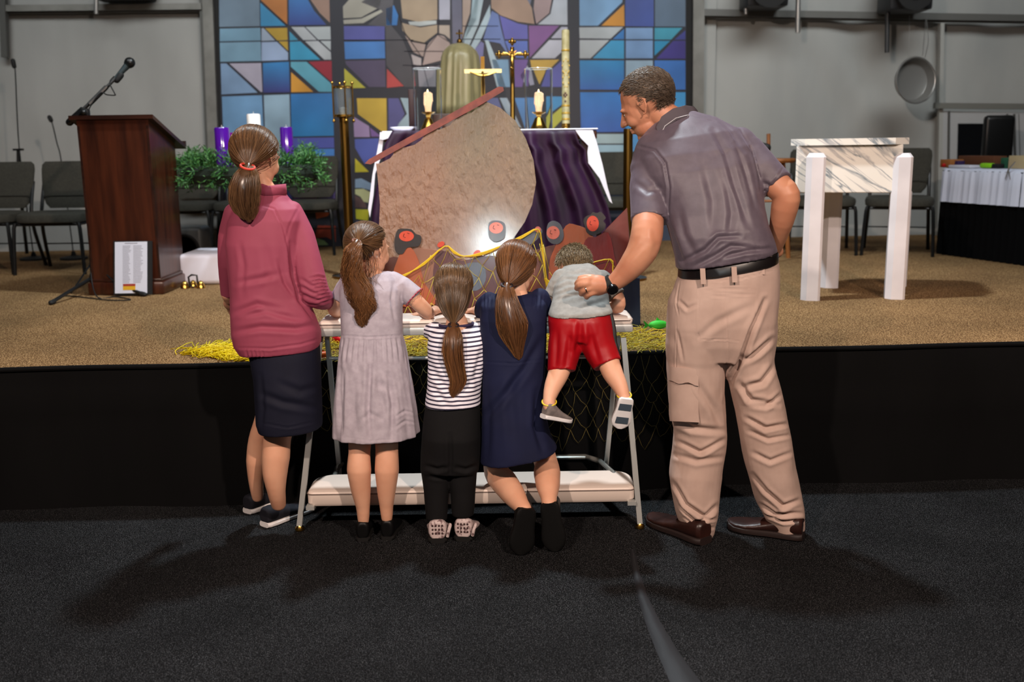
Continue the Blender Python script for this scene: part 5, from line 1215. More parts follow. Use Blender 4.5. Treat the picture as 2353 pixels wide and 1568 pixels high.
def elastic(parent, x, y, Y, rpx, m_, tilt=0.):
    c = P(x, y, Y); r = rpx*mpp(c); m = MB(); R_ = Ry(tilt) @ Rx(.3)
    m.tube([c+(R_ @ Vector((r*math.cos(a), r*math.sin(a), 0))) for a in [2*math.pi*k/24 for k in range(25)]], .0042, 8, cap=False); mk('hair_tie', m, m_, parent)
# ---------------------------------------------------------------- shoes
def shoe(parent, heel, toe, up, w_, h_, upm, solem, L=None, sole_t=.02, ankle=0., holes=False, stripes=None, name='shoe', lbl=None):
    heel = Vector(heel); toe = Vector(toe); f = (toe-heel); L_ = L or f.length; f.normalize(); u = Vector(up); u = (u-f*u.dot(f)).normalized(); r = f.cross(u)
    prof = [(0, .55, .9), (.04, .72, 1.0), (.15, .80, 1.0), (.30, .80, .88), (.45, .84, .70), (.60, .95, .56), (.75, 1.0, .46), (.88, .88, .38), (.96, .62, .30), (1.0, .30, .2)]
    def sec(t, wk, z0, z1, n=20, e=2.6):
        c = heel+f*L_*t; out = []
        for k in range(n):
            a = 2*math.pi*k/n; ca, sa = math.cos(a), math.sin(a)
            out.append(c+r*(w_/2*wk*math.copysign(abs(ca)**(2/e), ca))+u*((z0+z1)/2+(z1-z0)/2*math.copysign(abs(sa)**(2/e), sa)))
        return out
    s = MB(); s.loft([sec(t, wk*1.05, 0, sole_t*(1 if t < .9 else 1.2), e=4) for t, wk, h in prof]); so = mk(name, s, solem, parent) if False else None
    b = MB(); b.loft([sec(t*.985+.008, wk, sole_t*.6, max(h_*h, sole_t*1.3)) for t, wk, h in prof])
    if ankle: b.tube([heel+f*L_*.16+u*h_*.5, heel+f*L_*.15+u*(h_+ankle)], [w_*.40, w_*.40], 18)
    root = piece(name, b, upm, parent, voxel=.0035, sm=3)
    if lbl: root['label'] = lbl
    mk('sole', s, solem, root)
    if holes:
        hm_ = MB()
        for i in range(4):
            for j in range(3):
                a = (i-1.5)*.42; p = heel+f*(L_*.03-.002)+r*math.sin(a)*w_*.33+u*(h_*(.45+.17*j))-f*.0; hm_.ball(p-f*(L_*.02*(math.cos(a)-.55)), (.004, .004, .004), n=8, m=6)
        mk('vent_holes', hm_, mat('hole_dark', (60, 40, 40), .8), root)
        hm_ = MB(); hm_.tube([heel+f*L_*.3+r*w_*.45+u*h_*.6, heel+f*L_*.1+r*w_*.52+u*h_*.75, heel+r*w_*.45+u*h_*.55, heel+r*w_*.40+u*h_*.3], .006, 8, smooth=3); mk('heel_strap', hm_, upm, root)
    if stripes:
        st_ = MB()
        for t0, t1 in ((.16, .36), (.60, .80)):
            pts = [heel+f*L_*t0-r*w_*.32-u*.001, heel+f*L_*t0+r*w_*.32-u*.001, heel+f*L_*t1+r*w_*.34-u*.001, heel+f*L_*t1-r*w_*.34-u*.001]; st_.prism(pts, -u*.002)
        mk('tread_patch', st_, stripes, root, smooth=False)
    return root
FLOOR_UP = (0, 0, 1)
# ================================================================== the figures
brown = hairmat('hair_brown', (48, 30, 19), (134, 98, 66)); brown2 = hairmat('hair_chestnut', (58, 34, 20), (152, 102, 62)); ash = hairmat('hair_ash_brown', (54, 37, 25), (136, 102, 70)); manh = hairmat('hair_short_grey_brown', (46, 33, 25), (116, 98, 80), .5); boyh = hairmat('hair_sandy', (92, 74, 52), (176, 154, 118), .5)
black = mat('black_leather', (9, 9, 10), .45, spec=.3); blackr = mat('black_rubber', (16, 15, 15), .6); whites = mat('white_rubber', (222, 218, 218), .5)
def fabric(name, c, c2=None, **k):
    k.setdefault('spec', .3)
    return mat(name, c, k.pop('rough', .8), col2=c2 or tuple(int(x*.93) for x in c), ns=k.pop('ns', 6), bump=k.pop('bump', .25), bs=k.pop('bs', 320), bdist=.0008, sheen=k.pop('sheen', .15), **k)

# ---------------------------------------------------------------- girl in the pink jacket
def girl_pink():
    t = thing('person', PZ(625, 1200, 0), 'tallest girl in a dusty pink jacket and navy skirt, hair in a low ponytail', 'person')
    C = P(591, 362, 3.50); Hh = .215; R_ = frame((.42, .88, -.20), (.02, .1, 1))
    b = MB(); head_into(b, C, R_, Hh, P(618, 452, 3.49), .145, True)
    b.limb([J(620, 455, 3.48, 26), J(610, 520, 3.47, 50), J(618, 640, 3.46, 55), J(640, 780, 3.45, 58)], 20)
    b.limb([J(636, 800, 3.45, 36), J(646, 900, 3.46, 38), J(644, 960, 3.46, 35), J(637, 1010, 3.455, 31), J(634, 1050, 3.445, 32), J(632, 1090, 3.44, 28), J(635, 1128, 3.445, 21), J(640, 1158, 3.468, 17)])
    b.limb([J(630, 800, 3.48, 30), J(622, 900, 3.50, 26), J(607, 965, 3.515, 22), J(592, 1012, 3.525, 21), J(588, 1060, 3.53, 22), J(588, 1105, 3.545, 17), J(592, 1142, 3.565, 13)])
    b.limb([J(668, 500, 3.47, 20), J(715, 655, 3.44, 18), J(745, 690, 3.50, 16), J(762, 690, 3.56, 12)]); hand(b, P(762, 700, 3.565), (.35, .8, -.1), (.1, -.1, 1), .155, .5, side=-1)
    b.limb([J(538, 500, 3.49, 18), J(522, 600, 3.51, 16), J(524, 680, 3.56, 12)]); hand(b, P(524, 684, 3.56), (.1, .7, -.6), (-.5, .3, 1), .15, .5)
    piece('body', b, skin, t, voxel=.0042, sm=7); eyes(C, R_, Hh, t)
    j = MB(); j.loft([ring(588, 446, 655, 442, 3.49, .050), ring(566, 462, 668, 460, 3.49, .070), ring(538, 482, 690, 478, 3.485, .088), ring(526, 510, 698, 505, 3.48, .10), ring(521, 560, 694, 560, 3.47, .105), ring(526, 620, 690, 620, 3.465, .105), ring(531, 680, 702, 680, 3.46, .108), ring(533, 730, 722, 725, 3.455, .118), ring(535, 768, 736, 762, 3.455, .126), ring(541, 792, 737, 786, 3.455, .126), ring(553, 812, 733, 797, 3.455, .115, Yl=3.44)])
    j.limb([J(668, 488, 3.485, 28), J(690, 545, 3.475, 33), J(706, 600, 3.455, 33), J(717, 648, 3.44, 33), J(729, 678, 3.45, 31), J(750, 690, 3.51, 22), J(762, 686, 3.56, 17)])
    j.limb([J(540, 492, 3.49, 26), J(526, 545, 3.50, 24), J(521, 610, 3.515, 21), J(523, 672, 3.55, 16)])
    c = J(622, 438, 3.49, 34)
    j.tube([P(618, 450, 3.49), P(623, 434, 3.485), P(625, 428, 3.485)], [c[1]*1.1, c[1]*.98, c[1]*1.0], 24, flat=.85)
    cr_ = [([(598, 470), (630, 480), (650, 520), (662, 570), (668, 640)], 2.2, .0022), ([(690, 470), (665, 520), (655, 560)], 3, .0015),
           ([(668, 560), (674, 630), (690, 690), (722, 735)], 6, .012), ([(545, 650), (600, 640), (640, 630)], 7, .005), ([(535, 720), (590, 700), (650, 712)], 7, .007),
           ([(540, 762), (600, 752), (680, 756), (725, 748)], 7, .008), ([(560, 725), (610, 715), (690, 735)], 6, .006), ([(548, 800), (620, 802), (690, 792), (735, 778)], 2.5, .004),
           ([(552, 560), (560, 610), (556, 680)], 6, .004), ([(610, 560), (620, 620), (606, 680)], 10, .004), ([(640, 600), (655, 650), (690, 700)], 5, .005)]
    for k in range(8): cr_.append(([(712+k*2.5, 640+k*8.5), (732+k*3, 636+k*8), (752+k*2, 640+k*7)], 2.8, .0042))
    for k in range(4): cr_.append(([(690, 640+k*16), (712, 655+k*15), (738, 668+k*12)], 4, .004))
    for k in range(5): cr_.append(([(566+k*9, 805), (570+k*9, 826)], 2.5, .003))
    pink = fabric('dusty_pink_fleece', (152, 70, 92), (144, 64, 84), rough=.65, sheen=.5)
    piece('jacket', j, pink, t, voxel=.0045, sm=3, noise_amp=.004, noise_sc=7, creases=cr_, seed=1)
    cl = MB(); cl.loft([ring(589, 450, 657, 446, 3.488, .052, e=2), ring(592, 438, 656, 433, 3.487, .050, e=2), ring(595, 429, 655, 423, 3.487, .048, e=2)], cap=False); co_ = mk('collar', cl, MATS['dusty_pink_fleece'], t, angle=0); md = co_.modifiers.new('thick', 'SOLIDIFY'); md.thickness = .005; md.offset = 0
    s = MB(); s.loft([ring(560, 785, 734, 782, 3.455, .112), ring(576, 815, 735, 812, 3.455, .116), ring(586, 870, 737, 868, 3.455, .12), ring(590, 930, 738, 928, 3.455, .122), ring(592, 968, 739, 962, 3.455, .122), ring(598, 988, 739, 980, 3.455, .118)])
    piece('skirt', s, fabric('navy_denim', (22, 24, 42), (18, 20, 36), rough=.75), t, voxel=.005, sm=2, noise_amp=.003, noise_sc=5, creases=[([(600, 972), (660, 984), (737, 968)], 2, .003), ([(600, 905), (650, 925), (735, 940)], 8, .006), ([(600, 860), (605, 940), (600, 985)], 5, .004), ([(640, 880), (690, 900), (730, 890)], 8, .004)], seed=2)
    tie = P(570, 382, 3.375)
    cap_hair(t, C, R_, Hh, brown, (1.02, 1.02, 1.02)); tied_hair(t, C, R_, Hh, tie, brown, 1500, (1.08, 1.08, 1.07), seed=11)
    tail(t, [(570, 382, 3.375, 12), (566, 400, 3.36, 26), (562, 430, 3.355, 35), (562, 462, 3.355, 34), (566, 488, 3.355, 26), (572, 506, 3.355, 9)], brown, 650, seed=3)
    elastic(t, 569, 383, 3.365, 16, mat('red_elastic', (196, 62, 46), .6), .3)
    shoe(t, PZ(607, 1212, 0), PZ(722, 1166, 0), FLOOR_UP, .085, .075, fabric('navy_mesh', (28, 28, 36)), whites, lbl='navy sneaker with white sole')
    shoe(t, PZ(568, 1181, 0), PZ(625, 1157, 0), FLOOR_UP, .082, .072, MATS['navy_mesh'], whites, L=.22, lbl='navy sneaker with white sole')
girl_pink()

# ---------------------------------------------------------------- girl in the lavender dress
def girl_lavender():
    t = thing('person', PZ(860, 1235, 0), 'girl in a short sleeved lavender grey dress with a high wavy ponytail', 'person')
    C = P(848, 574, 3.52); Hh = .200; R_ = frame((.55, .80, -.12), (-.02, .1, 1))
    b = MB(); head_into(b, C, R_, Hh, P(852, 640, 3.50), .15, True)
    b.limb([J(852, 640, 3.48, 30), J(853, 700, 3.46, 50), J(855, 790, 3.45, 52), J(857, 860, 3.44, 50)], 20)
    b.limb([J(836, 900, 3.43, 34), J(829, 980, 3.41, 28), J(826, 1040, 3.39, 25), J(825, 1080, 3.378, 28), J(829, 1125, 3.385, 23), J(834, 1165, 3.392, 16), J(835, 1196, 3.398, 13)])
    b.limb([J(880, 900, 3.43, 34), J(887, 980, 3.41, 28), J(889, 1035, 3.395, 26), J(889, 1080, 3.385, 28), J(888, 1125, 3.39, 22), J(888, 1162, 3.397, 16), J(889, 1190, 3.402, 13)])
    b.limb([J(905, 645, 3.49, 18), J(945, 682, 3.47, 18), J(972, 708, 3.49, 17), J(985, 722, 3.53, 15), J(975, 722, 3.585, 11)]); hand(b, P(975, 726, 3.59), (-.5, .7, -.05), (.1, -.1, 1), .125, .4, side=-1)
    b.limb([J(800, 645, 3.49, 17), J(782, 682, 3.50, 16), J(766, 708, 3.53, 15), J(775, 722, 3.59, 11)]); hand(b, P(778, 722, 3.595), (.5, .7, -.05), (.1, -.1, 1), .125, .4)
    piece('body', b, skin, t, voxel=.0040, sm=7); eyes(C, R_, Hh, t)
    lav = fabric('lavender_jersey', (176, 166, 176), (162, 152, 162), ns=40, rough=.85)
    d = MB(); d.loft([ring(806, 628, 902, 625, 3.49, .045), ring(788, 642, 918, 640, 3.49, .068), ring(780, 665, 925, 663, 3.48, .080), ring(782, 700, 925, 700, 3.465, .086), ring(784, 740, 924, 740, 3.455, .086), ring(785, 768, 924, 768, 3.45, .086),
        ring(781, 788, 929, 788, 3.45, .092, pl=.012, pf=16), ring(777, 830, 938, 830, 3.445, .105, pl=.018, pf=15), ring(773, 880, 948, 880, 3.44, .118, pl=.022, pf=13, ph=.3), ring(768, 940, 957, 940, 3.435, .130, pl=.028, pf=11, ph=.5), ring(765, 998, 963, 994, 3.43, .140, pl=.034, pf=11, ph=.6)])
    d.limb([J(905, 645, 3.49, 22), J(926, 660, 3.48, 25), J(940, 672, 3.475, 25)]); d.limb([J(802, 645, 3.49, 20), J(790, 664, 3.495, 19)])
    d.tube([P(920, 655, 3.48), P(952, 684, 3.47)], [25*mpp(P(920, 655, 3.48)), 27*mpp(P(950, 680, 3.47))], 20)
    d.tube([P(792, 660, 3.495), P(778, 688, 3.50)], [20*mpp(P(790, 660, 3.5))]*2, 16)
    cr_ = [([(783, 771), (850, 776), (926, 770)], 1.8, .0040)]
    for k in range(13): x = 790+k*11; cr_.append(([(x, 776), (x+(k-6)*.8, 800), (x+(k-6)*1.6, 835)], 2.6, .0035))
    cr_ += [([(850, 790), (850, 860), (846, 940), (850, 1010)], 6, .010), ([(892, 860), (902, 930), (900, 1010)], 6, .010), ([(788, 850), (785, 930), (784, 1000)], 5, .010), ([(870, 860), (872, 900), (890, 960)], 10, .006), ([(815, 870), (812, 930), (818, 1000)], 8, .006), ([(905, 960), (930, 945), (955, 950)], 3, .003), ([(905, 985), (930, 968), (958, 972)], 3, .003),
            ([(788, 1004), (850, 1014), (905, 1010)], 1.5, .0015), ([(905, 650), (900, 690), (908, 740)], 4, .004), ([(925, 655), (922, 690)], 3, .003), ([(860, 880), (880, 885), (893, 900)], 8, .004), ([(812, 980), (850, 950), (880, 965)], 5, .003)]
    piece('dress', d, lav, t, voxel=.0042, sm=3, noise_amp=.003, noise_sc=8, creases=cr_, seed=3)
    m = MB(); c = P(952, 684, 3.47); ax = (P(952, 684, 3.47)-P(920, 655, 3.48)).normalized(); u_ = ax.orthogonal().normalized(); v_ = ax.cross(u_); r = 27.5*mpp(c)
    m.tube([c+u_*math.cos(a)*r+v_*math.sin(a)*r+ax*.0015*math.cos(a*20) for a in [2*math.pi*k/48 for k in range(49)]], .0014, 6, cap=False); mk('cuff_stitching', m, mat('rose_thread', (190, 60, 80), .7), t)
    tie = P(822, 558, 3.40)
    cap_hair(t, C, R_, Hh, brown, (1.02, 1.02, 1.02)); tied_hair(t, C, R_, Hh, tie, brown, 1300, (1.07, 1.07, 1.06), seed=12)
    tail(t, [(820, 556, 3.385, 10), (812, 572, 3.36, 20), (808, 600, 3.36, 20), (814, 640, 3.37, 26), (826, 675, 3.37, 31), (838, 705, 3.37, 25), (834, 730, 3.37, 14), (832, 750, 3.37, 5)], brown2, 520, seed=5, wave=.0090, wfreq=30, curl=1.6)
    # loose wisps by the ear and neck
    w_ = MB(); rnd = random.Random(6)
    for k in range(26):
        x = 858+rnd.uniform(-14, 10); w_.tube([P(x, 590+rnd.uniform(-14, 6), 3.42+rnd.uniform(0, .05)), P(x-2+rnd.uniform(-6, 10), 615, 3.42), P(x-6+rnd.uniform(-8, 12), 636, 3.42), P(x+rnd.uniform(-10, 16), 650+rnd.uniform(-8, 18), 3.41)], [.0006, .0006, .0005, .0003], 3, smooth=2, col=rnd.random())
    mk('loose_hair', w_, brown2, t, angle=0, attr='Col')
    elastic(t, 820, 556, 3.39, 10, mat('brown_elastic', (120, 78, 60), .6), .5)
    shoe(t, PZ(834, 1246, 0), PZ(834, 1246, 0)+Vector((-.01, .17, 0)), FLOOR_UP, .066, .074, black, blackr, sole_t=.015, lbl='black shoe')
    shoe(t, PZ(889, 1243, 0), PZ(889, 1243, 0)+Vector((.015, .17, 0)), FLOOR_UP, .066, .076, black, blackr, sole_t=.015, lbl='black shoe')
girl_lavender()

# ---------------------------------------------------------------- small girl in the striped shirt
def stripe_mat():
    m, N, L, b = mnodes('navy_white_stripes', .8); tc = N.new('ShaderNodeTexCoord'); sp = N.new('ShaderNodeSeparateXYZ'); L.new(tc.outputs['Object'], sp.inputs[0])
    n_ = N.new('ShaderNodeTexNoise'); n_.inputs['Scale'].default_value = 5; n_.inputs['Detail'].default_value = 1; L.new(tc.outputs['Object'], n_.inputs['Vector'])
    a = N.new('ShaderNodeMath'); a.operation = 'MULTIPLY_ADD'; a.inputs[1].default_value = .012; L.new(n_.outputs['Fac'], a.inputs[0]); L.new(sp.outputs['Z'], a.inputs[2])
    k = N.new('ShaderNodeMath'); k.operation = 'MULTIPLY'; k.inputs[1].default_value = 1/.0142; L.new(a.outputs[0], k.inputs[0]); f = N.new('ShaderNodeMath'); f.operation = 'FRACT'; L.new(k.outputs[0], f.inputs[0])
    g_ = N.new('ShaderNodeMath'); g_.operation = 'LESS_THAN'; g_.inputs[1].default_value = .40; L.new(f.outputs[0], g_.inputs[0])
    mx = N.new('ShaderNodeMix'); mx.data_type = 'RGBA'; mx.inputs[6].default_value = lin((236, 230, 240))+(1,); mx.inputs[7].default_value = lin((44, 38, 62))+(1,); L.new(g_.outputs[0], mx.inputs[0]); L.new(mx.outputs[2], b.inputs['Base Color']); return m
def girl_stripes():
    t = thing('person', PZ(1035, 1240, 0), 'smallest girl in a navy and white striped shirt and black trousers', 'person')
    C = P(1043, 664, 3.52); Hh = .182; R_ = frame((.05, .97, -.22), (0, .15, 1))
    b = MB(); head_into(b, C, R_, Hh, P(1050, 745, 3.49), .16, True)
    b.limb([J(1050, 745, 3.48, 26), J(1050, 800, 3.46, 40), J(1045, 900, 3.45, 40), J(1040, 960, 3.44, 38)], 20)
    for x0, x1 in ((1006, 1002), (1070, 1064)): b.limb([J(x0+3, 960, 3.42, 26), J(x0, 1050, 3.42, 24), J(x1, 1100, 3.41, 22), J(x1, 1150, 3.395, 18), J(x1, 1185, 3.402, 13), J(x1, 1205, 3.405, 12)])
    b.limb([J(1000, 757, 3.49, 13), J(985, 748, 3.54, 13), J(987, 722, 3.58, 11), J(1000, 712, 3.62, 10)]); hand(b, P(1000, 716, 3.60), (.3, .9, 0), (0, -.1, 1), .11, .4)
    b.limb([J(1098, 757, 3.49, 13), J(1110, 748, 3.54, 13), J(1108, 722, 3.58, 11), J(1095, 712, 3.62, 10)]); hand(b, P(1095, 716, 3.60), (-.3, .9, 0), (0, -.1, 1), .11, .4, side=-1)
    piece('body', b, skin, t, voxel=.0040, sm=7); eyes(C, R_, Hh, t)
    s = MB(); s.loft([ring(1012, 748, 1084, 746, 3.49, .040), ring(996, 752, 1102, 749, 3.49, .058), ring(986, 768, 1114, 763, 3.48, .075), ring(982, 795, 1118, 790, 3.465, .083), ring(984, 840, 1113, 835, 3.455, .086), ring(982, 885, 1107, 880, 3.445, .088), ring(978, 915, 1104, 910, 3.44, .093), ring(977, 930, 1105, 926, 3.44, .094)])
    s.limb([J(1002, 762, 3.49, 22), J(988, 758, 3.53, 21), J(984, 748, 3.55, 18)]); s.limb([J(1100, 760, 3.49, 22), J(1112, 757, 3.53, 19), J(1113, 748, 3.55, 17)])
    piece('striped_shirt', s, stripe_mat(), t, voxel=.0042, sm=3, noise_amp=.0035, noise_sc=8, creases=[([(985, 830), (1005, 870), (1040, 905), (1060, 930)], 7, .006), ([(1100, 850), (1075, 890), (1050, 915)], 7, .005), ([(990, 880), (1010, 910), (1030, 935)], 6, .005), ([(1108, 800), (1095, 850), (1098, 900)], 6, .005)], seed=5)
    m = MB(); nb = ring(1009, 747, 1087, 744, 3.488, .050, e=2); m.tube(nb+[nb[0]], .0058, 8, cap=False); mk('navy_neckband', m, mat('navy_rib', (44, 34, 66), .8), t)
    p = MB(); p.loft([ring(980, 918, 1102, 914, 3.44, .080), ring(975, 950, 1106, 948, 3.435, .088), ring(969, 1000, 1107, 1000, 3.425, .098), ring(967, 1045, 1104, 1045, 3.42, .085), ring(966, 1082, 1100, 1082, 3.415, .070)])
    for x0, x1 in ((1000, 1002), (1066, 1064)): p.tube([J(x0, 1050, 3.42, 33)[0], J(x1-1, 1090, 3.41, 31)[0], J(x1, 1130, 3.405, 28)[0], J(x1, 1168, 3.40, 26)[0], J(x1, 1194 if x1 < 1050 else 1184, 3.398, 23)[0]], [q*mpp(P(x0, 1100, 3.4)) for q in (33, 33, 28, 26, 24)], 22)
    piece('trousers', p, fabric('black_cotton', (11, 10, 12), (9, 8, 10), rough=.85), t, voxel=.0045, sm=3, noise_amp=.004, noise_sc=8, creases=[([(975, 1072), (1005, 1080), (1030, 1074)], 5, .007), ([(1045, 1074), (1070, 1080), (1098, 1070)], 5, .007), ([(985, 1095), (1020, 1100)], 4, .005), ([(1035, 1000), (1036, 1060), (1034, 1100)], 5, .008)], seed=6)
    tie = P(1042, 748, 3.405)
    cap_hair(t, C, R_, Hh, ash, (1.05, 1.05, 1.05)); tied_hair(t, C, R_, Hh, tie, ash, 1700, (1.13, 1.10, 1.08), seed=13, sag=.05)
    tail(t, [(1042, 748, 3.40, 10), (1041, 775, 3.37, 22), (1040, 810, 3.36, 25), (1046, 845, 3.36, 22), (1052, 875, 3.36, 20), (1047, 895, 3.36, 16), (1040, 912, 3.36, 8)], brown2, 420, seed=7)
    elastic(t, 1042, 748, 3.40, 11, mat('dark_elastic', (36, 26, 30), .6), .1)
    glit = mat('speckled_clog', (196, 178, 176), .5, col2=(120, 96, 98), ns=90, ramp=(.5, .62))
    shoe(t, PZ(1006, 1250, 0), PZ(1006, 1250, 0)+Vector((-.005, .15, 0)), FLOOR_UP, .088, .085, glit, blackr, sole_t=.020, holes=True, lbl='speckled clog with vent holes')
    shoe(t, PZ(1064, 1246, 0), PZ(1064, 1246, 0)+Vector((.02, .15, 0)), FLOOR_UP, .088, .085, glit, blackr, sole_t=.020, holes=True, lbl='speckled clog with vent holes')
girl_stripes()

# ---------------------------------------------------------------- girl in the navy dress, kneeling
def girl_navy():
    t = thing('person', (P(1190, 1100, 3.5).x, 3.5, P(1190, 1126, 3.456).z), 'girl in a navy dress kneeling on the pad, long chestnut ponytail', 'person')
    C = P(1188, 616, 3.53); Hh = .196; R_ = frame((.22, .93, -.22), (.0, .15, 1))
    b = MB(); head_into(b, C, R_, Hh, P(1192, 690, 3.50), .155, True)
    b.limb([J(1190, 690, 3.49, 28), J(1180, 760, 3.47, 40), J(1180, 880, 3.45, 42), J(1180, 960, 3.44, 40)], 20)
    b.limb([J(1160, 940, 3.44, 30), J(1142, 1040, 3.46, 28), J(1140, 1085, 3.505, 28), J(1158, 1108, 3.44, 31), J(1178, 1135, 3.36, 28), J(1196, 1160, 3.29, 20), J(1206, 1172, 3.26, 17)])
    b.limb([J(1205, 940, 3.44, 30), J(1236, 1010, 3.46, 28), J(1254, 1062, 3.50, 27), J(1257, 1088, 3.44, 31), J(1259, 1115, 3.37, 28), J(1261, 1143, 3.31, 19), J(1262, 1160, 3.28, 17)])
    b.limb([J(1117, 692, 3.505, 14), J(1108, 714, 3.54, 13), J(1112, 716, 3.59, 12), J(1125, 712, 3.62, 10)]); hand(b, P(1128, 713, 3.61), (.6, .7, 0), (0, -.1, 1), .12, .4)
    b.limb([J(1245, 690, 3.50, 18), J(1254, 712, 3.54, 15), J(1248, 716, 3.59, 12), J(1236, 712, 3.62, 10)]); hand(b, P(1234, 713, 3.61), (-.6, .7, 0), (0, -.1, 1), .12, .4, side=-1)
    piece('body', b, skin, t, voxel=.0040, sm=7); eyes(C, R_, Hh, t)
    d = MB(); d.loft([ring(1138, 676, 1230, 672, 3.50, .045), ring(1116, 682, 1246, 678, 3.50, .065), ring(1103, 700, 1256, 696, 3.49, .082), ring(1102, 735, 1256, 732, 3.475, .090), ring(1106, 790, 1254, 788, 3.46, .092), ring(1109, 850, 1252, 850, 3.45, .096), ring(1109, 910, 1250, 906, 3.44, .104), ring(1107, 965, 1254, 958, 3.435, .115), ring(1105, 1015, 1266, 1000, 3.435, .125), ring(1103, 1060, 1280, 1030, 3.435, .132)])
    d.limb([J(1124, 690, 3.50, 20), J(1114, 702, 3.515, 22), J(1110, 716, 3.535, 21)]); d.limb([J(1240, 684, 3.50, 23), J(1250, 702, 3.52, 20), J(1254, 712, 3.545, 19)])
    cr_ = [([(1110, 832), (1180, 836), (1250, 826)], 2, .0025), ([(1245, 780), (1205, 850), (1150, 920), (1115, 960)], 9, .010), ([(1180, 850), (1175, 930), (1185, 1040)], 12, .006), ([(1235, 900), (1232, 980), (1250, 1040)], 8, .010), ([(1120, 900), (1122, 980), (1118, 1060)], 8, .005)]
    for x in (1112, 1120, 1128, 1226, 1236, 1246): cr_.append(([(x, 674), (x-1, 690), (x-2, 708)], 2.5, .003))
    piece('dress', d, fabric('navy_cotton', (20, 25, 56), (17, 21, 48), rough=.8), t, voxel=.0045, sm=3, noise_amp=.004, noise_sc=6, creases=cr_, seed=8)
    tie = P(1166, 656, 3.405)
    cap_hair(t, C, R_, Hh, brown2, (1.03, 1.03, 1.03)); tied_hair(t, C, R_, Hh, tie, brown2, 1500, (1.09, 1.09, 1.08), seed=14)
    tail(t, [(1165, 656, 3.40, 11), (1164, 678, 3.375, 21), (1168, 710, 3.365, 30), (1176, 742, 3.36, 35), (1180, 770, 3.36, 30), (1186, 798, 3.36, 18), (1192, 824, 3.36, 6)], brown2, 620, seed=8, wave=.002, wfreq=9)
    elastic(t, 1165, 656, 3.40, 12, mat('dark_elastic', (36, 26, 30), .6), .1)
    shoe(t, P(1212, 1172, 3.225), PZ(1196, 1276, .004), (-.1, 1, .25), .085, .075, black, mat('black_sole', (7, 7, 7), .6, spec=.25), ankle=.02, lbl='black boot seen from its sole')
    shoe(t, P(1262, 1158, 3.255), PZ(1276, 1268, .004), (.05, 1, .25), .082, .075, black, MATS['black_sole'], ankle=.02, lbl='black boot seen from its sole')
girl_navy()

# ---------------------------------------------------------------- toddler boy lying over the armrest
def short_hair(parent, C, R_, Hh, m_, n, ln, seed, big=1.03, comb=(0, .5, -.3), wid=.0010):
    rnd = random.Random(seed); m = MB(); cnt = 0; cb = R_ @ Vector(comb)
    while cnt < n:
        d = Vector((rnd.gauss(0, 1), rnd.gauss(0, 1), rnd.gauss(0, 1))).normalized()
        if not in_hair(d): continue
        p = scalp_pt(C, R_, Hh, d, big*.98); o = (p-C).normalized(); q = (cb-o*cb.dot(o)).normalized() if cb.length else o; L_ = ln*rnd.uniform(.6, 1.2); j = Vector((rnd.uniform(-.3, .3), rnd.uniform(-.3, .3), rnd.uniform(-.3, .3)))
        ribbon(m, [p, p+(o*.35+q*.8+j*.7).normalized()*L_*.5, p+(o*.35+q*.8+j*.7).normalized()*L_*.5+(o*.0+q+j*.7).normalized()*L_*.5], wid, wid*.5, min(1, max(0, rnd.gauss(.45, .25)))); cnt += 1
    return mk('hair', m, m_, parent, angle=0, attr='Col')
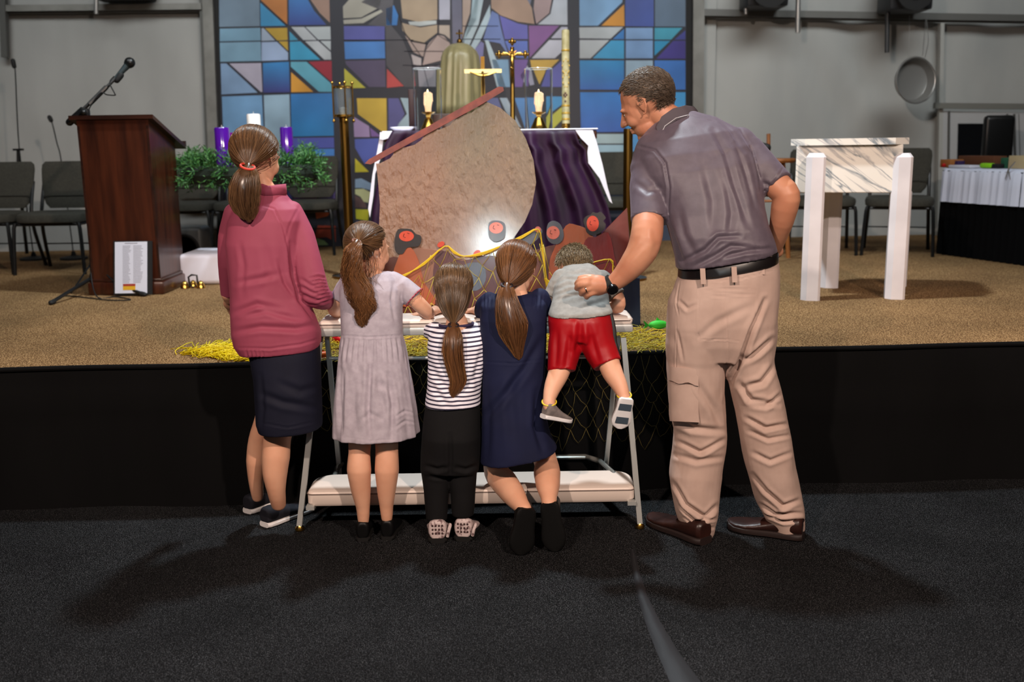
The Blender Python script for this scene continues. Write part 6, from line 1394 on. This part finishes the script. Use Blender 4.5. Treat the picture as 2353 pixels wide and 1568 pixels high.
def boy():
    t = thing('person', (P(1335, 716, 3.58).x, 3.58, KZT), 'toddler boy in grey shirt and shiny red shorts lying over the armrest', 'person')
    C = P(1318, 618, 3.67); Hh = .172; R_ = frame((-.15, .62, -.72), (0, .65, .75))
    b = MB(); head_into(b, C, R_, Hh, P(1330, 636, 3.58), .17, True)
    b.limb([J(1332, 640, 3.58, 30), J(1334, 680, 3.53, 38), J(1335, 730, 3.46, 38), J(1335, 760, 3.44, 36)], 20)
    b.limb([J(1300, 780, 3.41, 34), J(1292, 830, 3.385, 26), J(1282, 862, 3.36, 24), J(1270, 890, 3.335, 20), J(1262, 918, 3.31, 14.5), J(1262, 935, 3.30, 14)])
    b.limb([J(1375, 780, 3.41, 34), J(1394, 822, 3.375, 26), J(1408, 858, 3.34, 24), J(1423, 885, 3.315, 19), J(1433, 910, 3.295, 14), J(1436, 925, 3.29, 14)])
    b.limb([J(1395, 655, 3.56, 17), J(1418, 684, 3.535, 17), J(1421, 706, 3.53, 15), J(1402, 704, 3.60, 11)]); hand(b, P(1396, 704, 3.61), (-.6, .6, 0), (0, 0, 1), .10, .4, side=-1)
    b.limb([J(1280, 655, 3.56, 16), J(1264, 684, 3.55, 13), J(1263, 704, 3.56, 12), J(1276, 700, 3.61, 10)]); hand(b, P(1278, 703, 3.61), (.5, .7, 0), (0, 0, 1), .10, .4)
    piece('body', b, skin, t, voxel=.0038, sm=6); eyes(C, R_, Hh, t)
    s = MB(); s.loft([ring(1312, 606, 1352, 604, 3.62, .030), ring(1296, 614, 1370, 612, 3.60, .055), ring(1282, 630, 1386, 628, 3.575, .075), ring(1274, 652, 1396, 648, 3.54, .085), ring(1270, 680, 1399, 676, 3.50, .088), ring(1265, 705, 1402, 700, 3.455, .090), ring(1262, 716, 1405, 708, 3.44, .096), ring(1259, 726, 1408, 717, 3.437, .100)])
    s.limb([J(1290, 640, 3.57, 22), J(1276, 660, 3.555, 20)]); s.tube([P(1282, 650, 3.56), P(1266, 684, 3.55)], [21*mpp(P(1270, 660, 3.55)), 20*mpp(P(1270, 660, 3.55))], 18)
    s.limb([J(1385, 642, 3.57, 22), J(1400, 660, 3.55, 22)]); s.tube([P(1392, 650, 3.56), P(1417, 682, 3.535)], [23*mpp(P(1400, 660, 3.55)), 23*mpp(P(1410, 670, 3.55))], 18)
    cr_ = [([(1270+k*3, 655+k*12), (1300+k*6, 640+k*13), (1335+k*8, 646+k*9)], 4+k%2, .0035) for k in range(4)]+[([(1300, 632), (1340, 626), (1375, 640)], 4, .004), ([(1395, 690), (1360, 700), (1330, 712)], 5, .004)]
    piece('grey_shirt', s, fabric('heather_grey', (146, 144, 140), (132, 130, 126), ns=50), t, voxel=.0042, sm=3, noise_amp=.003, noise_sc=10, creases=cr_, seed=9)
    h = MB(); h.loft([ring(1264, 712, 1399, 707, 3.435, .078), ring(1260, 735, 1405, 731, 3.425, .086), ring(1261, 762, 1410, 758, 3.415, .082), ring(1264, 784, 1411, 780, 3.405, .064)])
    k = mpp(P(1330, 800, 3.4)); h.tube([P(1306, 745, 3.405), P(1302, 780, 3.400), P(1296, 808, 3.39), P(1291, 845, 3.375), P(1291, 854, 3.37)], [40*k, 41*k, 38*k, 33*k, 33*k], 28); h.tube([P(1364, 745, 3.405), P(1369, 778, 3.398), P(1380, 805, 3.388), P(1393, 832, 3.37), P(1396, 839, 3.365)], [40*k, 42*k, 39*k, 35*k, 35*k], 28)
    satin = mat('red_satin', (160, 8, 20), .44, col2=(146, 6, 18), ns=5, spec=.35)
    piece('red_shorts', h, satin, t, voxel=.0042, sm=10, noise_amp=.003, noise_sc=9, creases=[([(1335, 735), (1332, 780), (1325, 810)], 8, .010), ([(1350, 740), (1362, 790), (1376, 835)], 7, .006), ([(1310, 770), (1306, 810), (1300, 848)], 6, .006), ([(1280, 760), (1278, 810), (1275, 845)], 6, .005), ([(1266, 846), (1290, 852), (1318, 846)], 1.8, .002), ([(1365, 842), (1395, 838), (1422, 822)], 1.8, .002)], seed=10)
    def strip(nm, dx, m_, w_):
        q = [P(x+dx, y, Y) for x, y, Y in ((1399, 716, 3.405), (1406, 740, 3.395), (1410, 765, 3.385), (1411, 785, 3.378), (1415, 800, 3.372), (1422, 818, 3.368))]; m = MB(); m.tube(q, w_, 8, smooth=3, flat=.6); return mk(nm, m, m_, t)
    strip('black_side_panel', 0, black, .010); strip('white_side_piping', -6, whites, .0018)
    cap_hair(t, C, R_, Hh, boyh, (1.0, 1.0, 1.0), .3); short_hair(t, C, R_, Hh, boyh, 4600, .022, 21, 1.02, (0, -.2, -1), .0009)
    gsh = fabric('grey_knit', (124, 114, 110), (104, 96, 94), ns=60)
    for x, y, Y in ((1262, 924, 3.305), (1434, 908, 3.297)):
        c = P(x, y, Y); m = MB(); R2 = Rx(.35); m.tube([c+(R2 @ Vector((.0245*math.cos(a), .0245*math.sin(a), 0))) for a in [2*math.pi*i/20 for i in range(21)]], .0025, 8, cap=False); mk('yellow_sock_edge', m, mat('yellow_sock', (214, 190, 44), .7), t)
    shoe(t, P(1246, 962, 3.285), P(1309, 972, 3.345), (.18, .1, 1), .060, .062, gsh, whites, sole_t=.016, lbl='grey toddler sneaker with white sole')
    shoe(t, P(1441, 918, 3.262), P(1424, 986, 3.285), (-.1, 1, .25), .066, .060, gsh, whites, sole_t=.016, stripes=mat('slate_tread', (62, 74, 86), .6), lbl='grey toddler sneaker turned sole to the viewer')
boy()

# ---------------------------------------------------------------- man
def man():
    t = thing('person', PZ(1690, 1240, 0), 'man in a grey polo shirt and khaki cargo trousers bending over the boy', 'person')
    C = P(1484, 240, 3.58); Hh = .245; R_ = frame((-.82, .38, -.40), (-.35, .05, .93))
    b = MB(); head_into(b, C, R_, Hh, P(1560, 292, 3.545), .205)
    b.limb([J(1560, 290, 3.54, 42), J(1590, 350, 3.51, 52), J(1630, 430, 3.47, 60), J(1660, 540, 3.40, 62), J(1668, 640, 3.39, 62), J(1660, 740, 3.39, 62)], 24)
    b.limb([J(1610, 780, 3.39, 42), J(1602, 950, 3.41, 34), J(1602, 1080, 3.41, 30), J(1606, 1200, 3.38, 22)]); b.limb([J(1712, 780, 3.385, 42), J(1752, 950, 3.378, 34), J(1775, 1080, 3.38, 30), J(1800, 1195, 3.38, 22)])
    b.limb([J(1490, 370, 3.50, 36), J(1490, 440, 3.45, 35), J(1489, 500, 3.375, 36), J(1486, 540, 3.325, 37), J(1476, 575, 3.315, 36), J(1455, 606, 3.315, 31), J(1430, 634, 3.325, 24), J(1408, 652, 3.33, 19), J(1394, 657, 3.33, 18)])
    b.limb([J(1725, 350, 3.49, 34), J(1760, 398, 3.43, 32), J(1790, 430, 3.40, 32), J(1808, 449, 3.38, 30), J(1803, 476, 3.39, 31), J(1796, 510, 3.41, 27), J(1786, 548, 3.45, 21), J(1776, 578, 3.49, 16)]); hand(b, P(1774, 582, 3.50), (-.75, .5, -.35), (.3, .2, .6), .18, .7)
    # hand resting on the boy's back: knuckles toward the camera, fingers curled to the left
    w0 = P(1396, 658, 3.335); px = lambda x, y, Y, r: J(x, y, Y, r)
    b.limb([px(1396, 656, 3.33, 18), px(1380, 656, 3.33, 21), px(1362, 655, 3.325, 21)]); b.ball(P(1372, 656, 3.33), (.046, .026, .036), n=20, m=12)
    b.limb([px(1380, 645, 3.34, 10), px(1362, 640, 3.345, 9.5), px(1346, 638, 3.35, 8), px(1333, 640, 3.355, 7)])          # thumb side
    b.limb([px(1368, 646, 3.325, 9.5), px(1350, 643, 3.31, 8.5), px(1334, 645, 3.315, 8), px(1326, 652, 3.335, 7)])
    b.limb([px(1366, 654, 3.32, 9.5), px(1348, 652, 3.302, 8.5), px(1332, 655, 3.308, 8), px(1326, 663, 3.33, 7)])
    b.limb([px(1368, 663, 3.32, 9), px(1353, 663, 3.305, 8.2), px(1341, 668, 3.31, 7.5), px(1336, 676, 3.33, 6.5)])
    b.limb([px(1372, 670, 3.322, 8.5), px(1361, 673, 3.31, 7.5), px(1352, 678, 3.315, 7), px(1348, 684, 3.33, 6)])
    piece('body', b, skinr, t, voxel=.0034, sm=5, creases=[([(1500, 520), (1510, 560), (1500, 590)], 8, .003), ([(1440, 600), (1460, 580), (1480, 560)], 6, .002), ([(1428, 268), (1442, 262)], 4, .004), ([(1436, 300), (1448, 304)], 2, .003)])
    eyes(C, R_, Hh, t)
    # ear detail
    e = MB(); ec = C+(R_ @ Vector((-.352, -.035, -.02)))*Hh if (R_ @ Vector((-1, 0, 0))).y < 0 else C+(R_ @ Vector((.352, -.035, -.02)))*Hh
    pass
    grey = fabric('grey_pique', (92, 82, 92), (84, 74, 84), ns=30, rough=.5, sheen=1.0, spec=.5)
    s = MB(); s.loft([ring(1520, 268, 1592, 254, 3.55, .055), ring(1490, 298, 1644, 268, 3.54, .085), ring(1464, 330, 1696, 296, 3.515, .115), ring(1460, 365, 1724, 332, 3.49, .130), ring(1474, 405, 1738, 373, 3.465, .136), ring(1505, 450, 1748, 420, 3.44, .136), ring(1528, 500, 1755, 470, 3.415, .132), ring(1542, 548, 1765, 520, 3.385, .130), ring(1552, 590, 1778, 555, 3.38, .132), ring(1554, 616, 1783, 576, 3.38, .136)])
    k = mpp(P(1490, 440, 3.4))
    s.limb([J(1500, 345, 3.505, 40), J(1492, 390, 3.48, 44)]); s.tube([P(1496, 360, 3.50), P(1490, 430, 3.45), P(1491, 500, 3.38), P(1491, 509, 3.372)], [42*k, 44*k, 43*k, 43*k], 28)
    s.limb([J(1700, 332, 3.50, 38), J(1735, 368, 3.47, 38)]); s.tube([P(1715, 346, 3.49), P(1755, 392, 3.435), P(1784, 423, 3.405), P(1788, 427, 3.40)], [40*k, 39*k, 37*k, 37*k], 28)
    cr_ = [([(1465, 335), (1505, 345), (1528, 375), (1537, 430), (1536, 500)], 3.2, .006), ([(1700, 300), (1728, 345), (1742, 400), (1748, 440)], 3.2, .006), ([(1540, 262), (1580, 262), (1640, 280), (1690, 300)], 1.5, .001),
           ([(1570, 600), (1620, 575), (1650, 545), (1700, 542)], 5, .010), ([(1590, 615), (1640, 590), (1680, 566), (1740, 570)], 5, .009), ([(1660, 590), (1710, 578), (1770, 572)], 5, .010), ([(1640, 300), (1668, 350), (1690, 430), (1720, 520)], 7, .008), ([(1690, 330), (1715, 400), (1735, 480)], 5, .006),
           ([(1560, 480), (1572, 540), (1600, 590)], 8, .005), ([(1545, 530), (1560, 580), (1570, 605)], 6, .007), ([(1620, 380), (1640, 460), (1640, 530)], 12, .006), ([(1672, 420), (1682, 490), (1676, 540)], 8, .005), ([(1450, 493), (1492, 500), (1533, 492)], 1.8, .0025), ([(1800, 385), (1782, 412), (1752, 444)], 1.8, .0025), ([(1460, 420), (1490, 440), (1525, 430)], 7, .004), ([(1750, 420), (1765, 425), (1778, 440)], 5, .006), ([(1650, 272), (1680, 300), (1710, 350)], 4, .004)]
    piece('polo_shirt', s, grey, t, voxel=.0046, sm=3, noise_amp=.005, noise_sc=6, creases=cr_, seed=11)
    # collar
    cm = fabric('polo_collar', (88, 80, 86), (80, 72, 78)); m = MB()
    pts = [P(x, y, Y) for x, y, Y in ((1508, 292, 3.475), (1520, 268, 3.475), (1545, 250, 3.475), (1572, 243, 3.49), (1592, 246, 3.525), (1600, 255, 3.565))]
    rows = []
    for i, p in enumerate(pts): rows.append((p, p+Vector((.010, -.012, -.036)), p+Vector((.013, -.010, -.038)), p+Vector((.006, .008, .002))))
    up_ = []
    for a_, b_ in zip(rows, rows[1:]):
        for u in (0, .33, .66): up_.append([a_[j]*(1-u)+b_[j]*u for j in range(4)])
    up_.append(list(rows[-1])); m.loft(up_); mk('collar', m, cm, t, angle=60)
    m = MB(); m.tube([r[1]-Vector((0, .002, -.004)) for r in up_], .0016, 6); mk('collar_tipping', m, mat('tip_light', (176, 172, 176), .6), t)
    # trousers
    khaki = fabric('khaki_canvas', (190, 164, 152), (180, 154, 142), ns=14, rough=.8)
    p = MB(); p.loft([ring(1562, 630, 1782, 590, 3.385, .124), ring(1553, 655, 1786, 622, 3.385, .128), ring(1541, 700, 1789, 680, 3.385, .130), ring(1532, 750, 1788, 735, 3.385, .126), ring(1530, 790, 1784, 782, 3.388, .114), ring(1532, 825, 1780, 820, 3.39, .092)])
    p.limb([J(1612, 700, 3.385, 74), J(1604, 760, 3.385, 74), J(1600, 820, 3.39, 67)], 30); p.limb([J(1712, 690, 3.385, 72), J(1720, 760, 3.385, 70), J(1722, 820, 3.385, 62)], 30)
    p.limb([J(1600, 790, 3.39, 66), J(1598, 850, 3.395, 66), J(1600, 920, 3.405, 64), J(1608, 980, 3.415, 58), J(1604, 1040, 3.415, 58), J(1598, 1095, 3.405, 60), J(1597, 1150, 3.39, 54), J(1602, 1190, 3.38, 46), J(1606, 1215, 3.372, 36)], 30)
    p.limb([J(1716, 800, 3.385, 62), J(1732, 870, 3.38, 57), J(1748, 930, 3.375, 56), J(1758, 990, 3.375, 56), J(1768, 1050, 3.378, 56), J(1780, 1105, 3.38, 54), J(1792, 1150, 3.382, 51), J(1803, 1188, 3.38, 44), J(1808, 1204, 3.378, 40)], 30)
    cr_ = [([(1760, 690), (1725, 760), (1700, 830), (1682, 870), (1668, 930)], 7, .016), ([(1775, 780), (1740, 810), (1705, 830)], 8, .012), ([(1782, 840), (1750, 880), (1710, 890)], 8, .010), ([(1700, 880), (1725, 920), (1790, 930)], 7, .010), ([(1800, 905), (1760, 935), (1720, 930)], 6, .008), ([(1715, 960), (1760, 985), (1812, 975)], 6, .009), ([(1720, 990), (1765, 1010), (1818, 1000)], 5, .006), ([(1730, 1040), (1770, 1060), (1820, 1040)], 6, .006), ([(1730, 1090), (1760, 1130), (1800, 1165), (1840, 1150)], 6, .010), ([(1745, 1160), (1780, 1185), (1845, 1180)], 5, .010), ([(1755, 1185), (1800, 1200), (1848, 1196)], 4, .008),
           ([(1540, 960), (1590, 985), (1665, 990)], 8, .008), ([(1555, 1015), (1610, 1040), (1660, 1010)], 6, .009), ([(1545, 1045), (1600, 1060), (1658, 1050)], 7, .006), ([(1545, 1110), (1575, 1160), (1620, 1190), (1650, 1160)], 6, .011), ([(1560, 1165), (1595, 1200), (1645, 1192)], 4, .009), ([(1572, 1190), (1605, 1218), (1640, 1212)], 3.5, .008), ([(1556, 760), (1570, 830)], 4, .003), ([(1600, 880), (1640, 940), (1655, 980)], 10, .007),
           ([(1600, 780), (1650, 740), (1730, 700)], 10, .004), ([(1560, 690), (1580, 710), (1600, 700)], 5, .004), ([(1608, 648), (1700, 642), (1784, 620)], 1.6, .0022), ([(1606, 664), (1605, 780), (1700, 783)], 1.5, .0022), ([(1617, 668), (1738, 662)], 1.6, .0022), ([(1617, 684), (1738, 676)], 1.6, .0022), ([(1738, 662), (1735, 720), (1720, 780)], 1.5, .002), ([(1562, 650), (1556, 700), (1560, 725)], 1.8, .003), ([(1555, 740), (1553, 840), (1557, 950)], 1.6, .002), ([(1662, 655), (1672, 800), (1668, 870)], 3, .003)]
    tr = piece('cargo_trousers', p, khaki, t, voxel=.0048, sm=3, noise_amp=.008, noise_sc=7, creases=[(p_, w_*.85, d_*1.25) for p_, w_, d_ in cr_], seed=12)
    # cargo pocket
    def surf(x, y, off=.0): # point on the trouser side facing the camera
        Yc = 3.405; k_ = mpp(P(x, y, Yc)); u = (x-1600)/66.; return P(x, y, Yc-math.sqrt(max(0, 1-u*u*.92))*66*k_-off)
    def quad_patch(pts_rows, th, nm, par, m_):
        m = MB(); rings_ = [[surf(x, y, th) for x, y in r]+[surf(x, y, -.006) for x, y in reversed(r)] for r in pts_rows]; m.loft(rings_); return mk(nm, m, m_, par, angle=50)
    fx = [1537+k_*(68/9) for k_ in range(10)]
    quad_patch([[(x, 880-.0*x+(x-1537)*.12) for x in fx], [(x, 915+(x-1537)*.05+3*math.sin(x*.2)) for x in fx], [(x, 950+2*math.sin(x*.3)) for x in fx], [(x+2, 968+(x-1537)*.05) for x in fx]], .004, 'cargo_pocket', tr, khaki)
    quad_patch([[(x, 842+(x-1537)*.12) for x in fx], [(x, 858+(x-1537)*.14) for x in fx], [(x, 877+(x-1537)*.12+3*math.sin(x*.15)) for x in fx]], .010, 'pocket_flap', tr, khaki)
    # belt, loops, shirt hem over belt
    bt = MB(); bt.loft([ring(1562, 618, 1784, 578, 3.383, .129), ring(1560, 620, 1785, 580, 3.383, .131), ring(1559, 637, 1785, 599, 3.383, .132), ring(1561, 639, 1784, 601, 3.383, .129)], cap=False); mk('belt', bt, mat('belt_leather', (18, 14, 15), .35), t)
    for x, y in ((1614, 634), (1686, 630), (1749, 612)):
        m = MB(); u = (x-1672)/112; Yb_ = 3.383-.132*math.sqrt(max(0, 1-abs(u)**2.4))**1-.004; a = P(x, y-17, Yb_); c = P(x+2, y+19, Yb_-.002); w_ = Vector((.0085, 0, 0)); m.prism([a-w_, a+w_, c+w_, c-w_], (0, -.004, 0)); mk('belt_loop', m, khaki, tr, smooth=False)
    cap_hair(t, C, R_, Hh, manh, (1.0, 1.0, 1.0), .2); short_hair(t, C, R_, Hh, manh, 6500, .014, 31, 1.0, (0, .6, .1), .0009)
    # watch and ring
    c = P(1401, 652, 3.33); ax = (P(1430, 634, 3.325)-P(1396, 658, 3.335)).normalized(); u_ = ax.cross(Vector((0, 1, 0))).normalized(); v_ = ax.cross(u_)
    wt = MB(); rr = 19.5*mpp(c); wt.loft([[c+ax*s_+u_*math.cos(a)*rr*1.02+v_*math.sin(a)*rr*1.02 for a in [2*math.pi*i/28 for i in range(28)]] for s_ in (-.011, .011)]); 
    wa = mk('wristwatch', wt, blackr, t, angle=30); vv = v_ if v_.y < 0 else -v_
    m = MB(); d_ = (vv*.8-u_*.5).normalized(); Rw = frame(ax, d_); m.lathe([(.020, 0), (.020, .010), (.016, .013), (.001, .013)], c+d_*rr*.96, 24, R=Rw); mk('watch_case', m, mat('watch_black', (20, 20, 24), .2, .4), wa)
    rc = P(1347, 665, 3.306); m = MB(); ra = Vector((-.9, .1, -.3)).normalized(); a1 = ra.orthogonal().normalized(); a2 = ra.cross(a1); m.tube([rc+a1*math.cos(a)*.0128+a2*math.sin(a)*.0128 for a in [2*math.pi*i/20 for i in range(21)]], .0024, 8, cap=False); mk('wedding_ring', m, mat('silver_ring', (214, 206, 190), .15, 1.0), t)
    br = mat('brown_leather', (48, 24, 19), .4, col2=(36, 18, 15), ns=12, bump=.3, bs=60, coat=.05); bs_ = mat('dark_brown_rubber', (34, 22, 20), .6)
    shoe(t, PZ(1622, 1252, 0), PZ(1490, 1196, 0), FLOOR_UP, .105, .085, br, bs_, sole_t=.028, L=.285, lbl='brown leather shoe')
    shoe(t, PZ(1846, 1240, 0), PZ(1672, 1212, 0), FLOOR_UP, .105, .085, br, bs_, sole_t=.028, lbl='brown leather shoe')
man()
